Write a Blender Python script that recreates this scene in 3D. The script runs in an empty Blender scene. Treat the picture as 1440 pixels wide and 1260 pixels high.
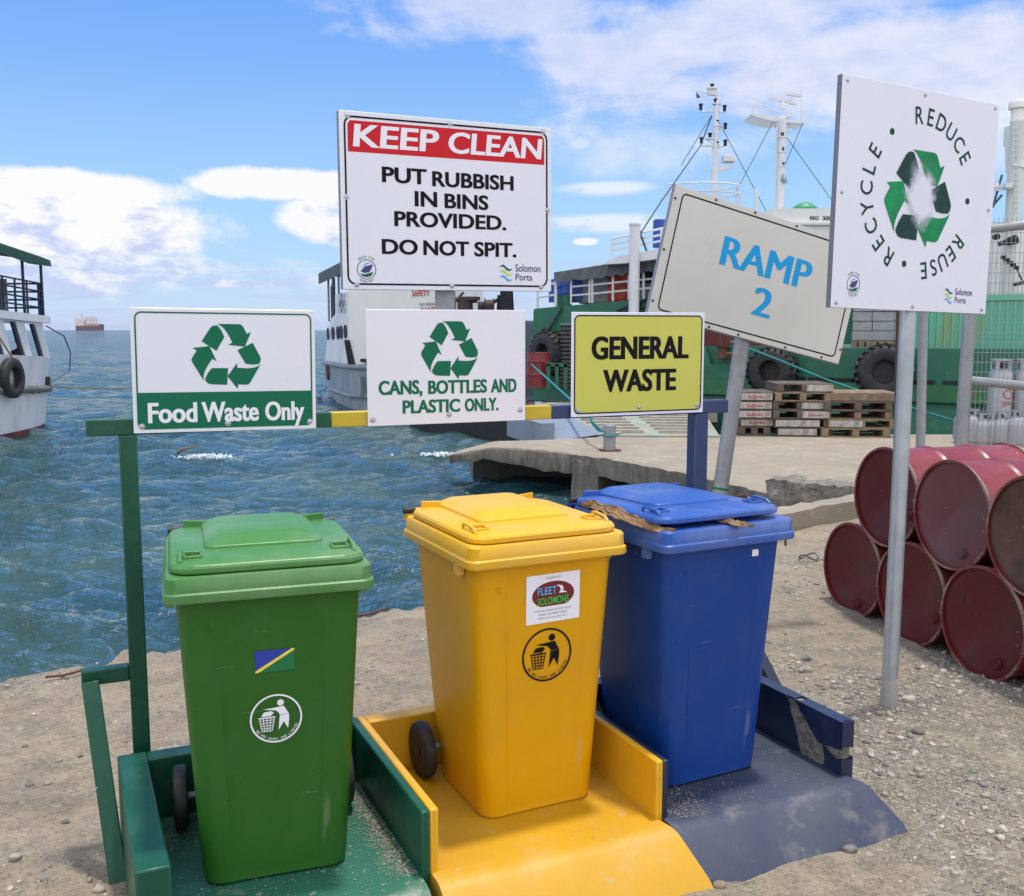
import bpy, math, random
import numpy as np
from math import sin, cos, tan, atan, atan2, pi, radians, degrees, sqrt, hypot
from mathutils import Vector, Matrix, noise

random.seed(7); rng = np.random.default_rng(7)
S = bpy.context.scene
COL = S.collection

# ------------------------------------------------------------------ camera
FOC, HCAM = 1400.0, 1.6                      # focal length in photo pixels (photo 1440 wide), eye height above the bin floor
PITCH = atan(166 / FOC)
cam = bpy.data.cameras.new('camera'); camo = bpy.data.objects.new('camera', cam); COL.objects.link(camo)
cam.sensor_width = 36; cam.lens = 36 * FOC / 1440; cam.clip_start = .05; cam.clip_end = 40000
camo.location = (0, 0, HCAM); camo.rotation_euler = (pi / 2 - PITCH, 0, 0)
S.camera = camo

# ------------------------------------------------------------------ light
SKY_S, REAR = .13, 1.68
SUN_EL, SUN_AZ = radians(82), radians(50)    # high, over the water, a little to the right
sl = bpy.data.lights.new('sun', 'SUN'); so = bpy.data.objects.new('sun', sl); COL.objects.link(so)
sl.energy = 2.6; sl.angle = radians(4); sl.color = (1, .95, .87)
sd = Vector((sin(SUN_AZ) * cos(SUN_EL), cos(SUN_AZ) * cos(SUN_EL), sin(SUN_EL)))
so.rotation_euler = sd.to_track_quat('Z', 'Y').to_euler()
S.view_settings.view_transform = 'Standard'; S.view_settings.look = 'None'
S.view_settings.exposure = 0.3; S.view_settings.gamma = 1.0

W = bpy.data.worlds.new('World'); S.world = W; W.use_nodes = True
wn, wl = W.node_tree.nodes, W.node_tree.links
wn.clear()
def wnode(t, **k):
    n = wn.new(t)
    for a, b in k.items(): setattr(n, a, b)
    return n
def sock(n, i, v):
    if isinstance(v, (int, float)): n.inputs[i].default_value = v
    elif isinstance(v, tuple): n.inputs[i].default_value = v
    else: wl.new(v, n.inputs[i])
def wm(op, a, b=0.0, c=0.0, clamp=False):
    n = wnode('ShaderNodeMath', operation=op); n.use_clamp = clamp
    sock(n, 0, a); sock(n, 1, b)
    if op in ('MULTIPLY_ADD',): sock(n, 2, c)
    return n.outputs[0]
def wsmooth(x, a, b):
    n = wnode('ShaderNodeMapRange', interpolation_type='SMOOTHSTEP')
    sock(n, 0, x); n.inputs[1].default_value = a; n.inputs[2].default_value = b
    return n.outputs[0]
def wmix(f, a, b):
    n = wnode('ShaderNodeMix', data_type='RGBA'); sock(n, 0, f)
    for i, v in ((6, a), (7, b)):
        if isinstance(v, tuple): n.inputs[i].default_value = (*v, 1)
        else: wl.new(v, n.inputs[i])
    return n.outputs[2]
sky = wnode('ShaderNodeTexSky', sky_type='NISHITA'); sky.sun_disc = False
sky.sun_elevation = SUN_EL; sky.sun_rotation = SUN_AZ; sky.air_density = 1.0; sky.dust_density = .6; sky.ozone_density = 1.6
tc = wnode('ShaderNodeTexCoord'); sep = wnode('ShaderNodeSeparateXYZ'); wl.new(tc.outputs['Generated'], sep.inputs[0])
dx, dy, dz = sep.outputs
az = wm('ARCTAN2', dx, dy)                       # 0 = out over the water
el = wm('ARCSINE', dz)
comb = wnode('ShaderNodeCombineXYZ'); sock(comb, 0, az); sock(comb, 1, el); sock(comb, 2, 0.0)
def wnoise(vec, scale, detail=8, rough=.55, dist=0.0, stretch=(1, 1, 1), off=(0, 0, 0), rot=0):
    mp = wnode('ShaderNodeMapping'); wl.new(vec, mp.inputs[0]); mp.inputs[1].default_value = off
    mp.inputs[2].default_value = (0, 0, rot); mp.inputs[3].default_value = stretch
    n = wnode('ShaderNodeTexNoise'); wl.new(mp.outputs[0], n.inputs['Vector'])
    n.inputs['Scale'].default_value = scale; n.inputs['Detail'].default_value = detail
    n.inputs['Roughness'].default_value = rough; n.inputs['Distortion'].default_value = dist
    return n.outputs[0]
n_cum = wnoise(comb.outputs[0], 16, 9, .58, .3, (1, 1.5, 1))
n_str = wnoise(comb.outputs[0], 6.0, 9, .62, .35, (1, 1.9, 1), (0.3, 0.2, 0), radians(20))
n_fine = wnoise(comb.outputs[0], 22, 6, .6, .2, (1, 2.2, 1))
n_band = wnoise(comb.outputs[0], 9, 8, .62, .6, (.5, 5.5, 1), (2.0, .7, 0))
def blob(a0, e0, wa, we, amp=1.6, nz=n_cum, lo=.0, hi=.35, flat=None):
    """a cloud bank centred in azimuth / elevation (degrees), ragged by noise"""
    a = wm('DIVIDE', wm('SUBTRACT', az, radians(a0)), radians(wa)); e = wm('DIVIDE', wm('SUBTRACT', el, radians(e0)), radians(we))
    r = wm('SQRT', wm('ADD', wm('MULTIPLY', a, a), wm('MULTIPLY', e, e)))
    v = wm('ADD', wm('SUBTRACT', 1.0, r), wm('MULTIPLY', wm('SUBTRACT', nz, .5), amp))
    m = wsmooth(v, lo, hi)
    if flat is not None: m = wm('MULTIPLY', m, wsmooth(el, radians(flat), radians(flat + .5)))
    return m
def px(u, v): return degrees(atan((u - 720) / FOC)), degrees((464 - v) / hypot(FOC, u - 720))
masks = []
for (u, v, wu, wv, amp, nz, lo, hi, k) in (
        (90, 272, 190, 30, .9, n_cum, .02, .3, 1.0),          # the bank on the left: flat top, bulging tower, ragged base
        (130, 322, 190, 52, 1.0, n_cum, .02, .3, 1.0),
        (30, 330, 200, 60, .9, n_cum, .02, .35, .95),
        (120, 380, 220, 40, 1.3, n_cum, .05, .5, .8),
        (430, 268, 165, 26, 1.0, n_cum, .04, .32, .97),
        (470, 310, 90, 42, 1.0, n_cum, .04, .32, .95),
        (845, 272, 90, 12, 1.0, n_band, .0, .6, .7),
        (812, 214, 20, 13, 1.2, n_fine, .0, .6, .5),
        (822, 343, 22, 6, 1.0, n_fine, .0, .4, .9),
        (850, 318, 110, 17, 1.3, n_band, .0, .7, .65),
        (330, 400, 80, 7, .9, n_band, .0, .5, .9),
        (250, 385, 420, 46, 2.2, n_band, .2, 1.0, .6),
        (700, 45, 250, 60, 2.6, n_str, .05, .6, .75),       # soft high cloud upper right
        (860, 110, 200, 64, 2.6, n_str, .0, .6, .85),
        (1010, 70, 190, 95, 2.4, n_str, .0, .6, .9),
        (1200, 130, 420, 90, 2.4, n_str, .0, .6, .95),
        (1180, 25, 330, 40, 2.0, n_str, .1, .8, .7),
        (1000, 215, 260, 60, 2.2, n_str, .15, .95, .6),
        (1380, 200, 160, 80, 2.0, n_str, .1, .9, .5)):
    a0, e0 = px(u, v)
    masks.append(wm('MULTIPLY', blob(a0, e0, degrees(wu / FOC), degrees(wv / FOC), amp, nz, lo, hi), k))
cm = masks[0]
for m in masks[1:]: cm = wm('MAXIMUM', cm, m)
K = 1 / (SKY_S * 2 ** S.view_settings.exposure)              # colours below are given as they should appear
def kc(r, g, b): return (r * K, g * K, b * K)
shade = wsmooth(wm('ADD', n_fine, wm('MULTIPLY', wm('SUBTRACT', el, .085), 2.2)), .34, .54)
ccol = wmix(shade, kc(.58, .67, .95), kc(.98, .98, .99))
hic = wmix(wsmooth(n_fine, .3, .7), kc(.66, .72, .95), kc(.80, .83, .98))
ccol = wmix(wsmooth(el, .17, .22), ccol, hic)
e1 = wsmooth(el, .0, .07); e2 = wsmooth(el, .05, .34)
ramp = wmix(e2, wmix(e1, kc(.56, .72, .98), kc(.42, .70, 1.0)), kc(.145, .395, 1.0))
bandm = wm('MULTIPLY', wsmooth(n_band, .46, .60), wm('SUBTRACT', 1.0, wsmooth(el, .05, .105)))
ramp = wmix(wm('MULTIPLY', bandm, .75), ramp, kc(.50, .60, .92))
skyc = wmix(.85, sky.outputs[0], ramp)
# unseen cloud added behind the viewer, made bright to light the faces turned there
rear = wm('MULTIPLY', wsmooth(wm('ABSOLUTE', az), 1.0, 1.8), wm('ADD', .55, wm('MULTIPLY', wsmooth(n_str, .35, .65), .45)))
front = wmix(cm, skyc, ccol)
final = wmix(rear, front, kc(REAR * 1.0, REAR * 1.0, REAR * 1.04))
over = wm('MULTIPLY', wsmooth(el, .5, .8), wsmooth(n_str, .42, .6)); over = wm('MULTIPLY', over, wm('SUBTRACT', 1.0, rear))
final = wmix(wm('MULTIPLY', over, .7), final, kc(1.1, 1.12, 1.18))
bg = wnode('ShaderNodeBackground'); bg.inputs[1].default_value = SKY_S; wl.new(final, bg.inputs[0])
wo = wnode('ShaderNodeOutputWorld'); wl.new(bg.outputs[0], wo.inputs[0])

# ------------------------------------------------------------------ measuring helpers (a photo pixel seen on a known plane)
def ray(u, v):
    x, y = (u - 720) / FOC, -(v - 630) / FOC
    return Vector((x, cos(PITCH) + y * sin(PITCH), -sin(PITCH) + y * cos(PITCH)))
EYE = Vector((0, 0, HCAM))
def onz(u, v, z):
    d = ray(u, v); return EYE + d * ((z - HCAM) / d.z)
def ony(u, v, y):
    d = ray(u, v); return EYE + d * (y / d.y)
def onpl(u, v, p, azim):
    """vertical plane through p whose horizontal direction is azim (radians from +X)"""
    n = Vector((-sin(azim), cos(azim), 0)); d = ray(u, v)
    return EYE + d * ((p - EYE).dot(n) / d.dot(n))

# ------------------------------------------------------------------ materials
MATS = {}
def mat(name, col, rough=.5, metal=0.0, var=.10, vscale=4.0, bump=.0, bscale=60.0, dirt=None, coat=0.0, spec=.5, streak=None, alpha=1.0, dist=.004):
    if name in MATS: return MATS[name]
    m = bpy.data.materials.new(name); m.use_nodes = True; MATS[name] = m
    nt = m.node_tree; N, L = nt.nodes, nt.links; b = N['Principled BSDF']
    b.inputs['Roughness'].default_value = rough; b.inputs['Metallic'].default_value = metal
    b.inputs['Coat Weight'].default_value = coat; b.inputs['Specular IOR Level'].default_value = spec
    b.inputs['Coat Roughness'].default_value = .2
    t = N.new('ShaderNodeTexCoord')
    def nz(scale, detail=5, rgh=.6, st=None):
        n = N.new('ShaderNodeTexNoise'); n.inputs['Scale'].default_value = scale; n.inputs['Detail'].default_value = detail; n.inputs['Roughness'].default_value = rgh
        if st:
            mp = N.new('ShaderNodeMapping'); mp.inputs[3].default_value = st; L.new(t.outputs['Object'], mp.inputs[0]); L.new(mp.outputs[0], n.inputs['Vector'])
        else: L.new(t.outputs['Object'], n.inputs['Vector'])
        return n.outputs[0]
    def mrange(x, a, c, lo=0.0, hi=1.0):
        n = N.new('ShaderNodeMapRange'); L.new(x, n.inputs[0]); n.inputs[1].default_value = a; n.inputs[2].default_value = c; n.inputs[3].default_value = lo; n.inputs[4].default_value = hi
        return n.outputs[0]
    def mx(f, a, c):
        n = N.new('ShaderNodeMix'); n.data_type = 'RGBA'; L.new(f, n.inputs[0])
        for i, v in ((6, a), (7, c)):
            if isinstance(v, tuple): n.inputs[i].default_value = (*v, 1)
            else: L.new(v, n.inputs[i])
        return n.outputs[2]
    dk = tuple(c * (1 - var) for c in col); lt = tuple(min(1, c * (1 + var)) for c in col)
    c = mx(mrange(nz(vscale), .3, .7), dk, lt)
    for dd in ([dirt] if dirt and not isinstance(dirt, list) else (dirt or [])):   # (colour, lo, hi, scale, strength[, stretch])
        dcol, lo, hi, sc, st = dd[:5]
        c = mx(mrange(nz(sc, 9, .65, dd[5] if len(dd) > 5 else None), lo, hi, 0, st), c, dcol)
    L.new(c, b.inputs['Base Color'])
    L.new(mrange(nz(vscale * 3), .3, .7, max(0, rough - .07), min(1, rough + .07)), b.inputs['Roughness'])
    if bump:
        bp = N.new('ShaderNodeBump'); bp.inputs['Strength'].default_value = bump; bp.inputs['Distance'].default_value = dist
        L.new(nz(bscale, 8, .65), bp.inputs['Height']); L.new(bp.outputs[0], b.inputs['Normal'])
    return m

DUST = (.33, .29, .23)
# ------------------------------------------------------------------ mesh builder
def rotz(a): return Matrix.Rotation(a, 4, 'Z')
class MB:
    def __init__(s): s.v = []; s.f = []; s.m = []; s.mats = []; s.cur = 0
    def use(s, m):
        if m not in s.mats: s.mats.append(m)
        s.cur = s.mats.index(m); return s
    def add(s, vs, fs):
        o = len(s.v); s.v += [tuple(v) for v in vs]; s.f += [tuple(o + i for i in f) for f in fs]; s.m += [s.cur] * len(fs); return s
    def box(s, c, d, R=None):
        c = Vector(c); h = Vector(d) / 2
        vs = [Vector((x, y, z)) for z in (-h.z, h.z) for y in (-h.y, h.y) for x in (-h.x, h.x)]
        if R is not None: vs = [R @ v for v in vs]
        return s.add([v + c for v in vs], [(0, 2, 3, 1), (4, 5, 7, 6), (0, 1, 5, 4), (2, 6, 7, 3), (0, 4, 6, 2), (1, 3, 7, 5)])
    def bb(s, x0, x1, y0, y1, z0, z1): return s.box(((x0 + x1) / 2, (y0 + y1) / 2, (z0 + z1) / 2), (x1 - x0, y1 - y0, z1 - z0))
    def bar(s, p, q, w, h=None, up=(0, 0, 1), e=0):
        """square bar from p to q"""
        p, q = Vector(p), Vector(q); h = h or w; d = (q - p).normalized(); p = p - d * e; q = q + d * e
        up = Vector(up)
        if abs(d.dot(up.normalized())) > .98: up = Vector((0, 1, 0))
        x = d.cross(up).normalized() * w / 2; y = x.cross(d).normalized() * h / 2
        vs = [p - x - y, p + x - y, p + x + y, p - x + y, q - x - y, q + x - y, q + x + y, q - x + y]
        return s.add(vs, [(0, 3, 2, 1), (4, 5, 6, 7), (0, 1, 5, 4), (1, 2, 6, 5), (2, 3, 7, 6), (3, 0, 4, 7)][::1])
    def cyl(s, p, q, r, r2=None, n=16, cap=True):
        p, q = Vector(p), Vector(q); r2 = r if r2 is None else r2; d = (q - p).normalized()
        a = d.orthogonal().normalized(); b = d.cross(a)
        vs = [p + (a * cos(t) + b * sin(t)) * r for t in (2 * pi * i / n for i in range(n))] + [q + (a * cos(t) + b * sin(t)) * r2 for t in (2 * pi * i / n for i in range(n))]
        fs = [(i, (i + 1) % n, n + (i + 1) % n, n + i) for i in range(n)]
        if cap: fs += [tuple(range(n))[::-1], tuple(range(n, 2 * n))]
        return s.add(vs, fs)
    def tube(s, pts, r, n=8, closed=False):
        pts = [Vector(p) for p in pts]; rings = []; k = len(pts)
        for i, p in enumerate(pts):
            a = pts[(i - 1) % k if closed else max(i - 1, 0)]; b = pts[(i + 1) % k if closed else min(i + 1, k - 1)]
            d = (b - a).normalized(); x = d.cross(Vector((0, 0, 1)))
            if x.length < .05: x = d.cross(Vector((0, 1, 0)))
            x.normalize(); y = x.cross(d); rr = r[i] if isinstance(r, (list, tuple)) else r
            rings.append([p + (x * cos(t) + y * sin(t)) * rr for t in (2 * pi * j / n for j in range(n))])
        return s.loft(rings, closed, not closed)
    def loft(s, rings, closed=False, cap=True):
        n = len(rings[0]); k = len(rings); vs = [v for r in rings for v in r]; fs = []
        for i in range(k if closed else k - 1):
            a, b = i * n, ((i + 1) % k) * n
            fs += [(a + j, a + (j + 1) % n, b + (j + 1) % n, b + j) for j in range(n)]
        if cap and not closed: fs += [tuple(range(n))[::-1], tuple(range((k - 1) * n, k * n))]
        return s.add(vs, fs)
    def lathe(s, c, prof, axis=(0, 0, 1), n=24):
        """prof: (radius, height) pairs along axis"""
        c = Vector(c); d = Vector(axis).normalized(); a = d.orthogonal().normalized(); b = d.cross(a)
        return s.loft([[c + d * h + (a * cos(t) + b * sin(t)) * max(r, 1e-4) for t in (2 * pi * i / n for i in range(n))] for r, h in prof])
    def prism(s, pts, z0, z1):
        n = len(pts)
        return s.add([(x, y, z0) for x, y in pts] + [(x, y, z1) for x, y in pts],
                     [tuple(range(n))[::-1], tuple(range(n, 2 * n))] + [(i, (i + 1) % n, n + (i + 1) % n, n + i) for i in range(n)])
    def plate(s, pts, t):
        """planar 3-D outline thickened by vector t"""
        n = len(pts); t = Vector(t); pts = [Vector(p) for p in pts]
        return s.add(pts + [p + t for p in pts], [tuple(range(n))[::-1], tuple(range(n, 2 * n))] + [(i, (i + 1) % n, n + (i + 1) % n, n + i) for i in range(n)])
    def xf(s, M, start=0):
        s.v[start:] = [tuple(M @ Vector(v)) for v in s.v[start:]]; return s
    def build(s, name, m=None, parent=None, smooth=35, bevel=0, seg=2, world=False):
        me = bpy.data.meshes.new(name)
        vs = s.v
        if world and parent is not None:
            iv = parent.matrix_basis.inverted(); vs = [tuple(iv @ Vector(v)) for v in vs]
        me.from_pydata(vs, [], s.f)
        mm = s.mats if s.mats else []
        if m is not None: mm = [m]
        for q in mm: me.materials.append(q)
        if s.mats and m is None: me.polygons.foreach_set('material_index', s.m)
        me.update(); fix(me)
        if smooth:
            me.shade_smooth(); me.set_sharp_from_angle(angle=radians(smooth))
        o = bpy.data.objects.new(name, me); COL.objects.link(o)
        if parent is not None: o.parent = parent
        if bevel:
            b = o.modifiers.new('bevel', 'BEVEL'); b.width = bevel; b.segments = seg; b.limit_method = 'ANGLE'; b.angle_limit = radians(40); b.harden_normals = False
        return o
def fix(me):
    import bmesh
    bm = bmesh.new(); bm.from_mesh(me); bmesh.ops.recalc_face_normals(bm, faces=bm.faces); bm.to_mesh(me); bm.free()
def tag(o, label, cat, group=None):
    o['label'] = label; o['category'] = cat
    if group: o['group'] = group
    return o
def thing(name, label, cat, loc=(0, 0, 0), rz=0, group=None):
    o = bpy.data.objects.new(name, None); COL.objects.link(o); o.empty_display_size = .1
    o.location = loc; o.rotation_euler = (0, 0, rz); o.matrix_basis = Matrix.Translation(Vector(loc)) @ rotz(rz)
    return tag(o, label, cat, group)
def struct(o): o['kind'] = 'structure'; return o
def stuff(o): o['kind'] = 'stuff'; return o
def copy_tree(o, label=None, group=None, loc=None, rz=None):
    def rec(a, p):
        c = a.copy(); COL.objects.link(c); c.parent = p
        for ch in list(a.children): rec(ch, c)
        return c
    c = rec(o, None)
    if label: c['label'] = label
    if group: c['group'] = group
    if loc is not None: c.location = loc
    if rz is not None: c.rotation_euler = (0, 0, rz)
    return c

# ------------------------------------------------------------------ flat printing: letters and marks on a board
_txt = {}
def text_geo(s, bold=0.0, spacing=1.0):
    key = (s, bold, spacing)
    if key not in _txt:
        cu = bpy.data.curves.new('lettering', 'FONT'); cu.body = s; cu.size = 1; cu.offset = bold; cu.align_x = 'CENTER'; cu.space_character = spacing; cu.resolution_u = 4; cu.fill_mode = 'FRONT'
        ob = bpy.data.objects.new('lettering', cu); COL.objects.link(ob)
        me = bpy.data.meshes.new_from_object(ob.evaluated_get(bpy.context.evaluated_depsgraph_get()))
        vs = [(v.co.x, v.co.y) for v in me.vertices]; fs = [tuple(p.vertices) for p in me.polygons]
        bpy.data.objects.remove(ob); bpy.data.curves.remove(cu); bpy.data.meshes.remove(me)
        x0, x1 = min(v[0] for v in vs), max(v[0] for v in vs); y0, y1 = min(v[1] for v in vs), max(v[1] for v in vs)
        _txt[key] = (vs, fs, (x0, x1, y0, y1))
    return _txt[key]
class Decal(MB):
    """2-D marks in (x right, y up); each layer lies 0.6 mm above the one below"""
    STEP = .0007
    def P(s, pts, m, layer=0):
        s.use(m); return s.add([(x, y, layer * s.STEP) for x, y in pts], [tuple(range(len(pts)))])
    def ring(s, cx, cy, r0, r1, m, layer=0, n=48, sy=1.0):
        s.use(m); vs = []
        for i in range(n):
            t = 2 * pi * i / n; vs += [(cx + r0 * cos(t), cy + r0 * sin(t) * sy, layer * s.STEP), (cx + r1 * cos(t), cy + r1 * sin(t) * sy, layer * s.STEP)]
        return s.add(vs, [(2 * i, 2 * i + 1, (2 * i + 3) % (2 * n), (2 * i + 2) % (2 * n)) for i in range(n)])
    def disc(s, cx, cy, r, m, layer=0, n=40, sy=1.0): return s.P([(cx + r * cos(2 * pi * i / n), cy + r * sy * sin(2 * pi * i / n)) for i in range(n)], m, layer)
    def rect(s, x0, x1, y0, y1, m, layer=0): return s.P([(x0, y0), (x1, y0), (x1, y1), (x0, y1)], m, layer)
    def rrect_line(s, x0, x1, y0, y1, r, w, m, layer=0):
        s.use(m); vs = []
        for (cx, cy, a0) in ((x1 - r, y1 - r, 0), (x0 + r, y1 - r, 90), (x0 + r, y0 + r, 180), (x1 - r, y0 + r, 270)):
            for k in range(7):
                t = radians(a0 + 15 * k); vs += [(cx + (r - w) * cos(t), cy + (r - w) * sin(t), layer * s.STEP), (cx + r * cos(t), cy + r * sin(t), layer * s.STEP)]
        n = len(vs) // 2
        return s.add(vs, [(2 * i, 2 * i + 1, (2 * i + 3) % (2 * n), (2 * i + 2) % (2 * n)) for i in range(n)])
    def text(s, st, cx, y0, w, h, m, layer=0, bold=.02, spacing=1.0, rot=0.0, shear=0.0, fat=0.0):
        """fit the string to a box of width w, height h standing on y0, centred on cx; local = (angle) turns it about (cx, y0)"""
        if fat:                                                    # heavier strokes: the same letters laid slightly apart, a hair above each other
            f_ = fat * h
            for k, o_ in enumerate((-.5, 0, .5)): s.text(st, cx + o_ * f_, y0, w - f_, h, m, layer + .14 * k, bold, spacing, rot, shear)
            return s
        vs, fs, (a, b, c, d) = text_geo(st, bold, spacing); s.use(m); out = []
        for x, y in vs:
            px_, py_ = ((x - a) / (b - a) - .5) * w, (y - c) / (d - c) * h
            px_ += py_ * shear
            if rot: px_, py_ = px_ * cos(rot) - py_ * sin(rot), px_ * sin(rot) + py_ * cos(rot)
            out.append((cx + px_, y0 + py_, layer * s.STEP))
        return s.add(out, fs)
    def arc_text(s, st, cx, cy, r, a0, a1, h, m, layer=0, bold=.0, wide=.7, inward=False):
        """letters spread along a circle from angle a0 to a1 (degrees), tops outward (or inward)"""
        n = len(st)
        for i, ch in enumerate(st):
            if ch == ' ': continue
            t = radians(a0 + (a1 - a0) * (i / (n - 1) if n > 1 else 0))
            vs, fs, (a, b, c, d) = text_geo(ch, bold)
            sc = h / .70; w = (b - a) * sc * wide; rot = t + (pi / 2 if inward else -pi / 2); rr = r
            x, y = cx + rr * cos(t), cy + rr * sin(t)
            s.text(ch, x, y, w, h, m, layer, bold, rot=rot)
        return s
    def put(s, name, M, parent, world=True):
        s.xf(M); me = bpy.data.meshes.new(name); vs = s.v
        if world: iv = parent.matrix_basis.inverted(); vs = [tuple(iv @ Vector(v)) for v in vs]
        me.from_pydata(vs, [], s.f)
        for q in s.mats: me.materials.append(q)
        me.polygons.foreach_set('material_index', s.m); me.update()
        o = bpy.data.objects.new(name, me); COL.objects.link(o); o.parent = parent; return o
# ------------------------------------------------------------------ palette
def ground_material():
    m = bpy.data.materials.new('sandy_gravel'); m.use_nodes = True; N, L = m.node_tree.nodes, m.node_tree.links; b = N['Principled BSDF']
    b.inputs['Roughness'].default_value = .95; b.inputs['Specular IOR Level'].default_value = .25
    t = N.new('ShaderNodeTexCoord')
    def nz(scale, detail=6, rough=.6):
        n = N.new('ShaderNodeTexNoise'); L.new(t.outputs['Object'], n.inputs['Vector']); n.inputs['Scale'].default_value = scale; n.inputs['Detail'].default_value = detail; n.inputs['Roughness'].default_value = rough; return n.outputs[0]
    def mr(x, a, c, lo=0, hi=1):
        n = N.new('ShaderNodeMapRange'); L.new(x, n.inputs[0]); n.inputs[1].default_value = a; n.inputs[2].default_value = c; n.inputs[3].default_value = lo; n.inputs[4].default_value = hi; return n.outputs[0]
    def mx(f, a, c):
        n = N.new('ShaderNodeMix'); n.data_type = 'RGBA'; L.new(f, n.inputs[0])
        for i, v in ((6, a), (7, c)):
            if isinstance(v, tuple): n.inputs[i].default_value = (*v, 1)
            else: L.new(v, n.inputs[i])
        return n.outputs[2]
    def mul(a, c, op='MULTIPLY'):
        n = N.new('ShaderNodeMath'); n.operation = op
        for i, v in ((0, a), (1, c)):
            if isinstance(v, (int, float)): n.inputs[i].default_value = v
            else: L.new(v, n.inputs[i])
        return n.outputs[0]
    sand = mx(mr(nz(1.1), .35, .65), (.305, .245, .172), (.40, .326, .232))
    sand = mx(mr(nz(4.5, 9, .7), .45, .62, 0, .7), sand, (.185, .155, .12))
    sand = mx(mr(nz(60, 5, .7), .52, .66, 0, .75), sand, (.145, .125, .10))
    sand = mx(mr(nz(95, 5, .7), .58, .66, 0, .8), sand, (.42, .385, .33))
    def vor(scale):
        v = N.new('ShaderNodeTexVoronoi'); v.inputs['Scale'].default_value = scale; L.new(t.outputs['Object'], v.inputs['Vector'])
        r = N.new('ShaderNodeValToRGB'); sp = N.new('ShaderNodeSeparateColor'); L.new(v.outputs['Color'], sp.inputs[0]); L.new(sp.outputs[0], r.inputs[0])
        cr = r.color_ramp; cr.interpolation = 'CONSTANT'; cols = ((0, (.29, .25, .19)), (.22, (.20, .175, .136)), (.4, (.35, .30, .228)), (.6, (.25, .218, .166)), (.75, (.42, .377, .30)), (.88, (.30, .24, .17)), (.95, (.52, .48, .415)))
        cr.elements[0].color = (*cols[0][1], 1); cr.elements[1].position = cols[1][0]; cr.elements[1].color = (*cols[1][1], 1)
        for p, c in cols[2:]: e = cr.elements.new(p); e.color = (*c, 1)
        return r.outputs[0], v.outputs['Distance']
    c1, d1 = vor(60); c2, d2 = vor(130)
    grav = mx(mr(nz(9, 4), .45, .55), c2, c1); gd = mx(mr(nz(9, 4), .45, .55), d2, d1)
    sp = N.new('ShaderNodeSeparateXYZ'); L.new(t.outputs['Object'], sp.inputs[0])
    right = mul(mr(sp.outputs[0], .9, 1.7), mr(sp.outputs[1], 6.0, 4.2))
    mask = mul(mr(mul(nz(1.7, 7, .65), mul(right, .17), 'ADD'), .49, .60), .85)
    mask = mul(mask, mr(nz(13, 8, .7), .50, .66, 0, .6), 'MAXIMUM'); L.new(mx(mask, sand, grav), b.inputs['Base Color'])
    h1 = mul(mr(nz(26, 9, .7), .2, .8), .8); hg = mul(mul(mr(gd, .0, .7, 1, 0), mask), .9)
    h = mul(h1, hg, 'ADD'); bp = N.new('ShaderNodeBump'); bp.inputs['Strength'].default_value = 1.0; bp.inputs['Distance'].default_value = .016; L.new(h, bp.inputs['Height']); L.new(bp.outputs[0], b.inputs['Normal'])
    return m
M_ground = ground_material()
M_conc = mat('weathered_concrete', (.285, .238, .172), .88, var=.12, vscale=.9, bump=.5, bscale=50, dist=.006, dirt=[((.24, .21, .17), .5, .7, 1.6, .6), ((.46, .43, .38), .55, .7, 5, .5), ((.2, .18, .15), .58, .64, 14, .5)])
M_concd = mat('wet_stained_concrete', (.20, .18, .145), .8, var=.25, vscale=3, bump=.8, bscale=30, dist=.015, dirt=[((.09, .085, .065), .42, .62, 2.5, .85, (3, 3, .6)), ((.33, .29, .22), .55, .7, 9, .5)])
M_rough = mat('broken_aggregate', (.27, .25, .21), .95, var=.3, vscale=12, bump=1.0, bscale=45, dist=.03, dirt=[((.1, .095, .08), .5, .6, 30, .7)])
M_galv = mat('galvanised_steel', (.40, .43, .45), .42, .55, var=.12, vscale=9, bump=.06, bscale=30, dirt=[((.27, .29, .31), .5, .7, 6, .5, (1, 1, .25))])
M_galvd = mat('dull_galvanised', (.30, .31, .32), .55, .45, var=.15, vscale=6, dirt=[((.2, .18, .16), .55, .7, 8, .5)])
M_grn = mat('green_gloss_paint', (.007, .072, .040), .40, var=.12, vscale=5, bump=.12, bscale=35, dirt=[((.05, .15, .10), .5, .75, 6, .35), ((.5, .5, .46), .70, .72, 34, .8)], coat=.08, spec=.3)
M_grnfloor = mat('green_floor_paint', (.022, .125, .075), .5, var=.15, vscale=4, bump=.25, bscale=28, dirt=[(DUST, .55, .68, 5, .6), (DUST, .60, .66, 30, .7)])
M_yel = mat('yellow_gloss_paint', (.68, .36, .010), .42, var=.06, vscale=5, bump=.15, bscale=30, dirt=[((.45, .26, .03), .5, .75, 8, .4)], coat=.2)
M_yelfloor = mat('yellow_floor_paint', (.52, .275, .007), .5, var=.05, vscale=4, bump=.25, bscale=26, dirt=[((.50, .33, .10), .52, .7, 4.5, .55), ((.40, .32, .2), .62, .68, 18, .7)])
M_nav = mat('navy_gloss_paint', (.008, .015, .050), .40, var=.15, vscale=5, bump=.15, bscale=30, dirt=[((.07, .09, .16), .5, .75, 7, .35)], coat=.2)
M_navfloor = mat('slate_blue_floor_paint', (.032, .041, .076), .58, var=.15, vscale=3, bump=.25, bscale=25, dirt=[((.085, .088, .105), .42, .72, 2.6, .55), (DUST, .58, .75, 6, .4), ((.25, .26, .16), .62, .74, 10, .3), ((.03, .035, .05), .66, .72, 4, .6)])
M_navrail = mat('blue_rail_paint', (.013, .033, .11), .38, var=.08, vscale=5, bump=.1, bscale=30, coat=.2)
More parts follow.
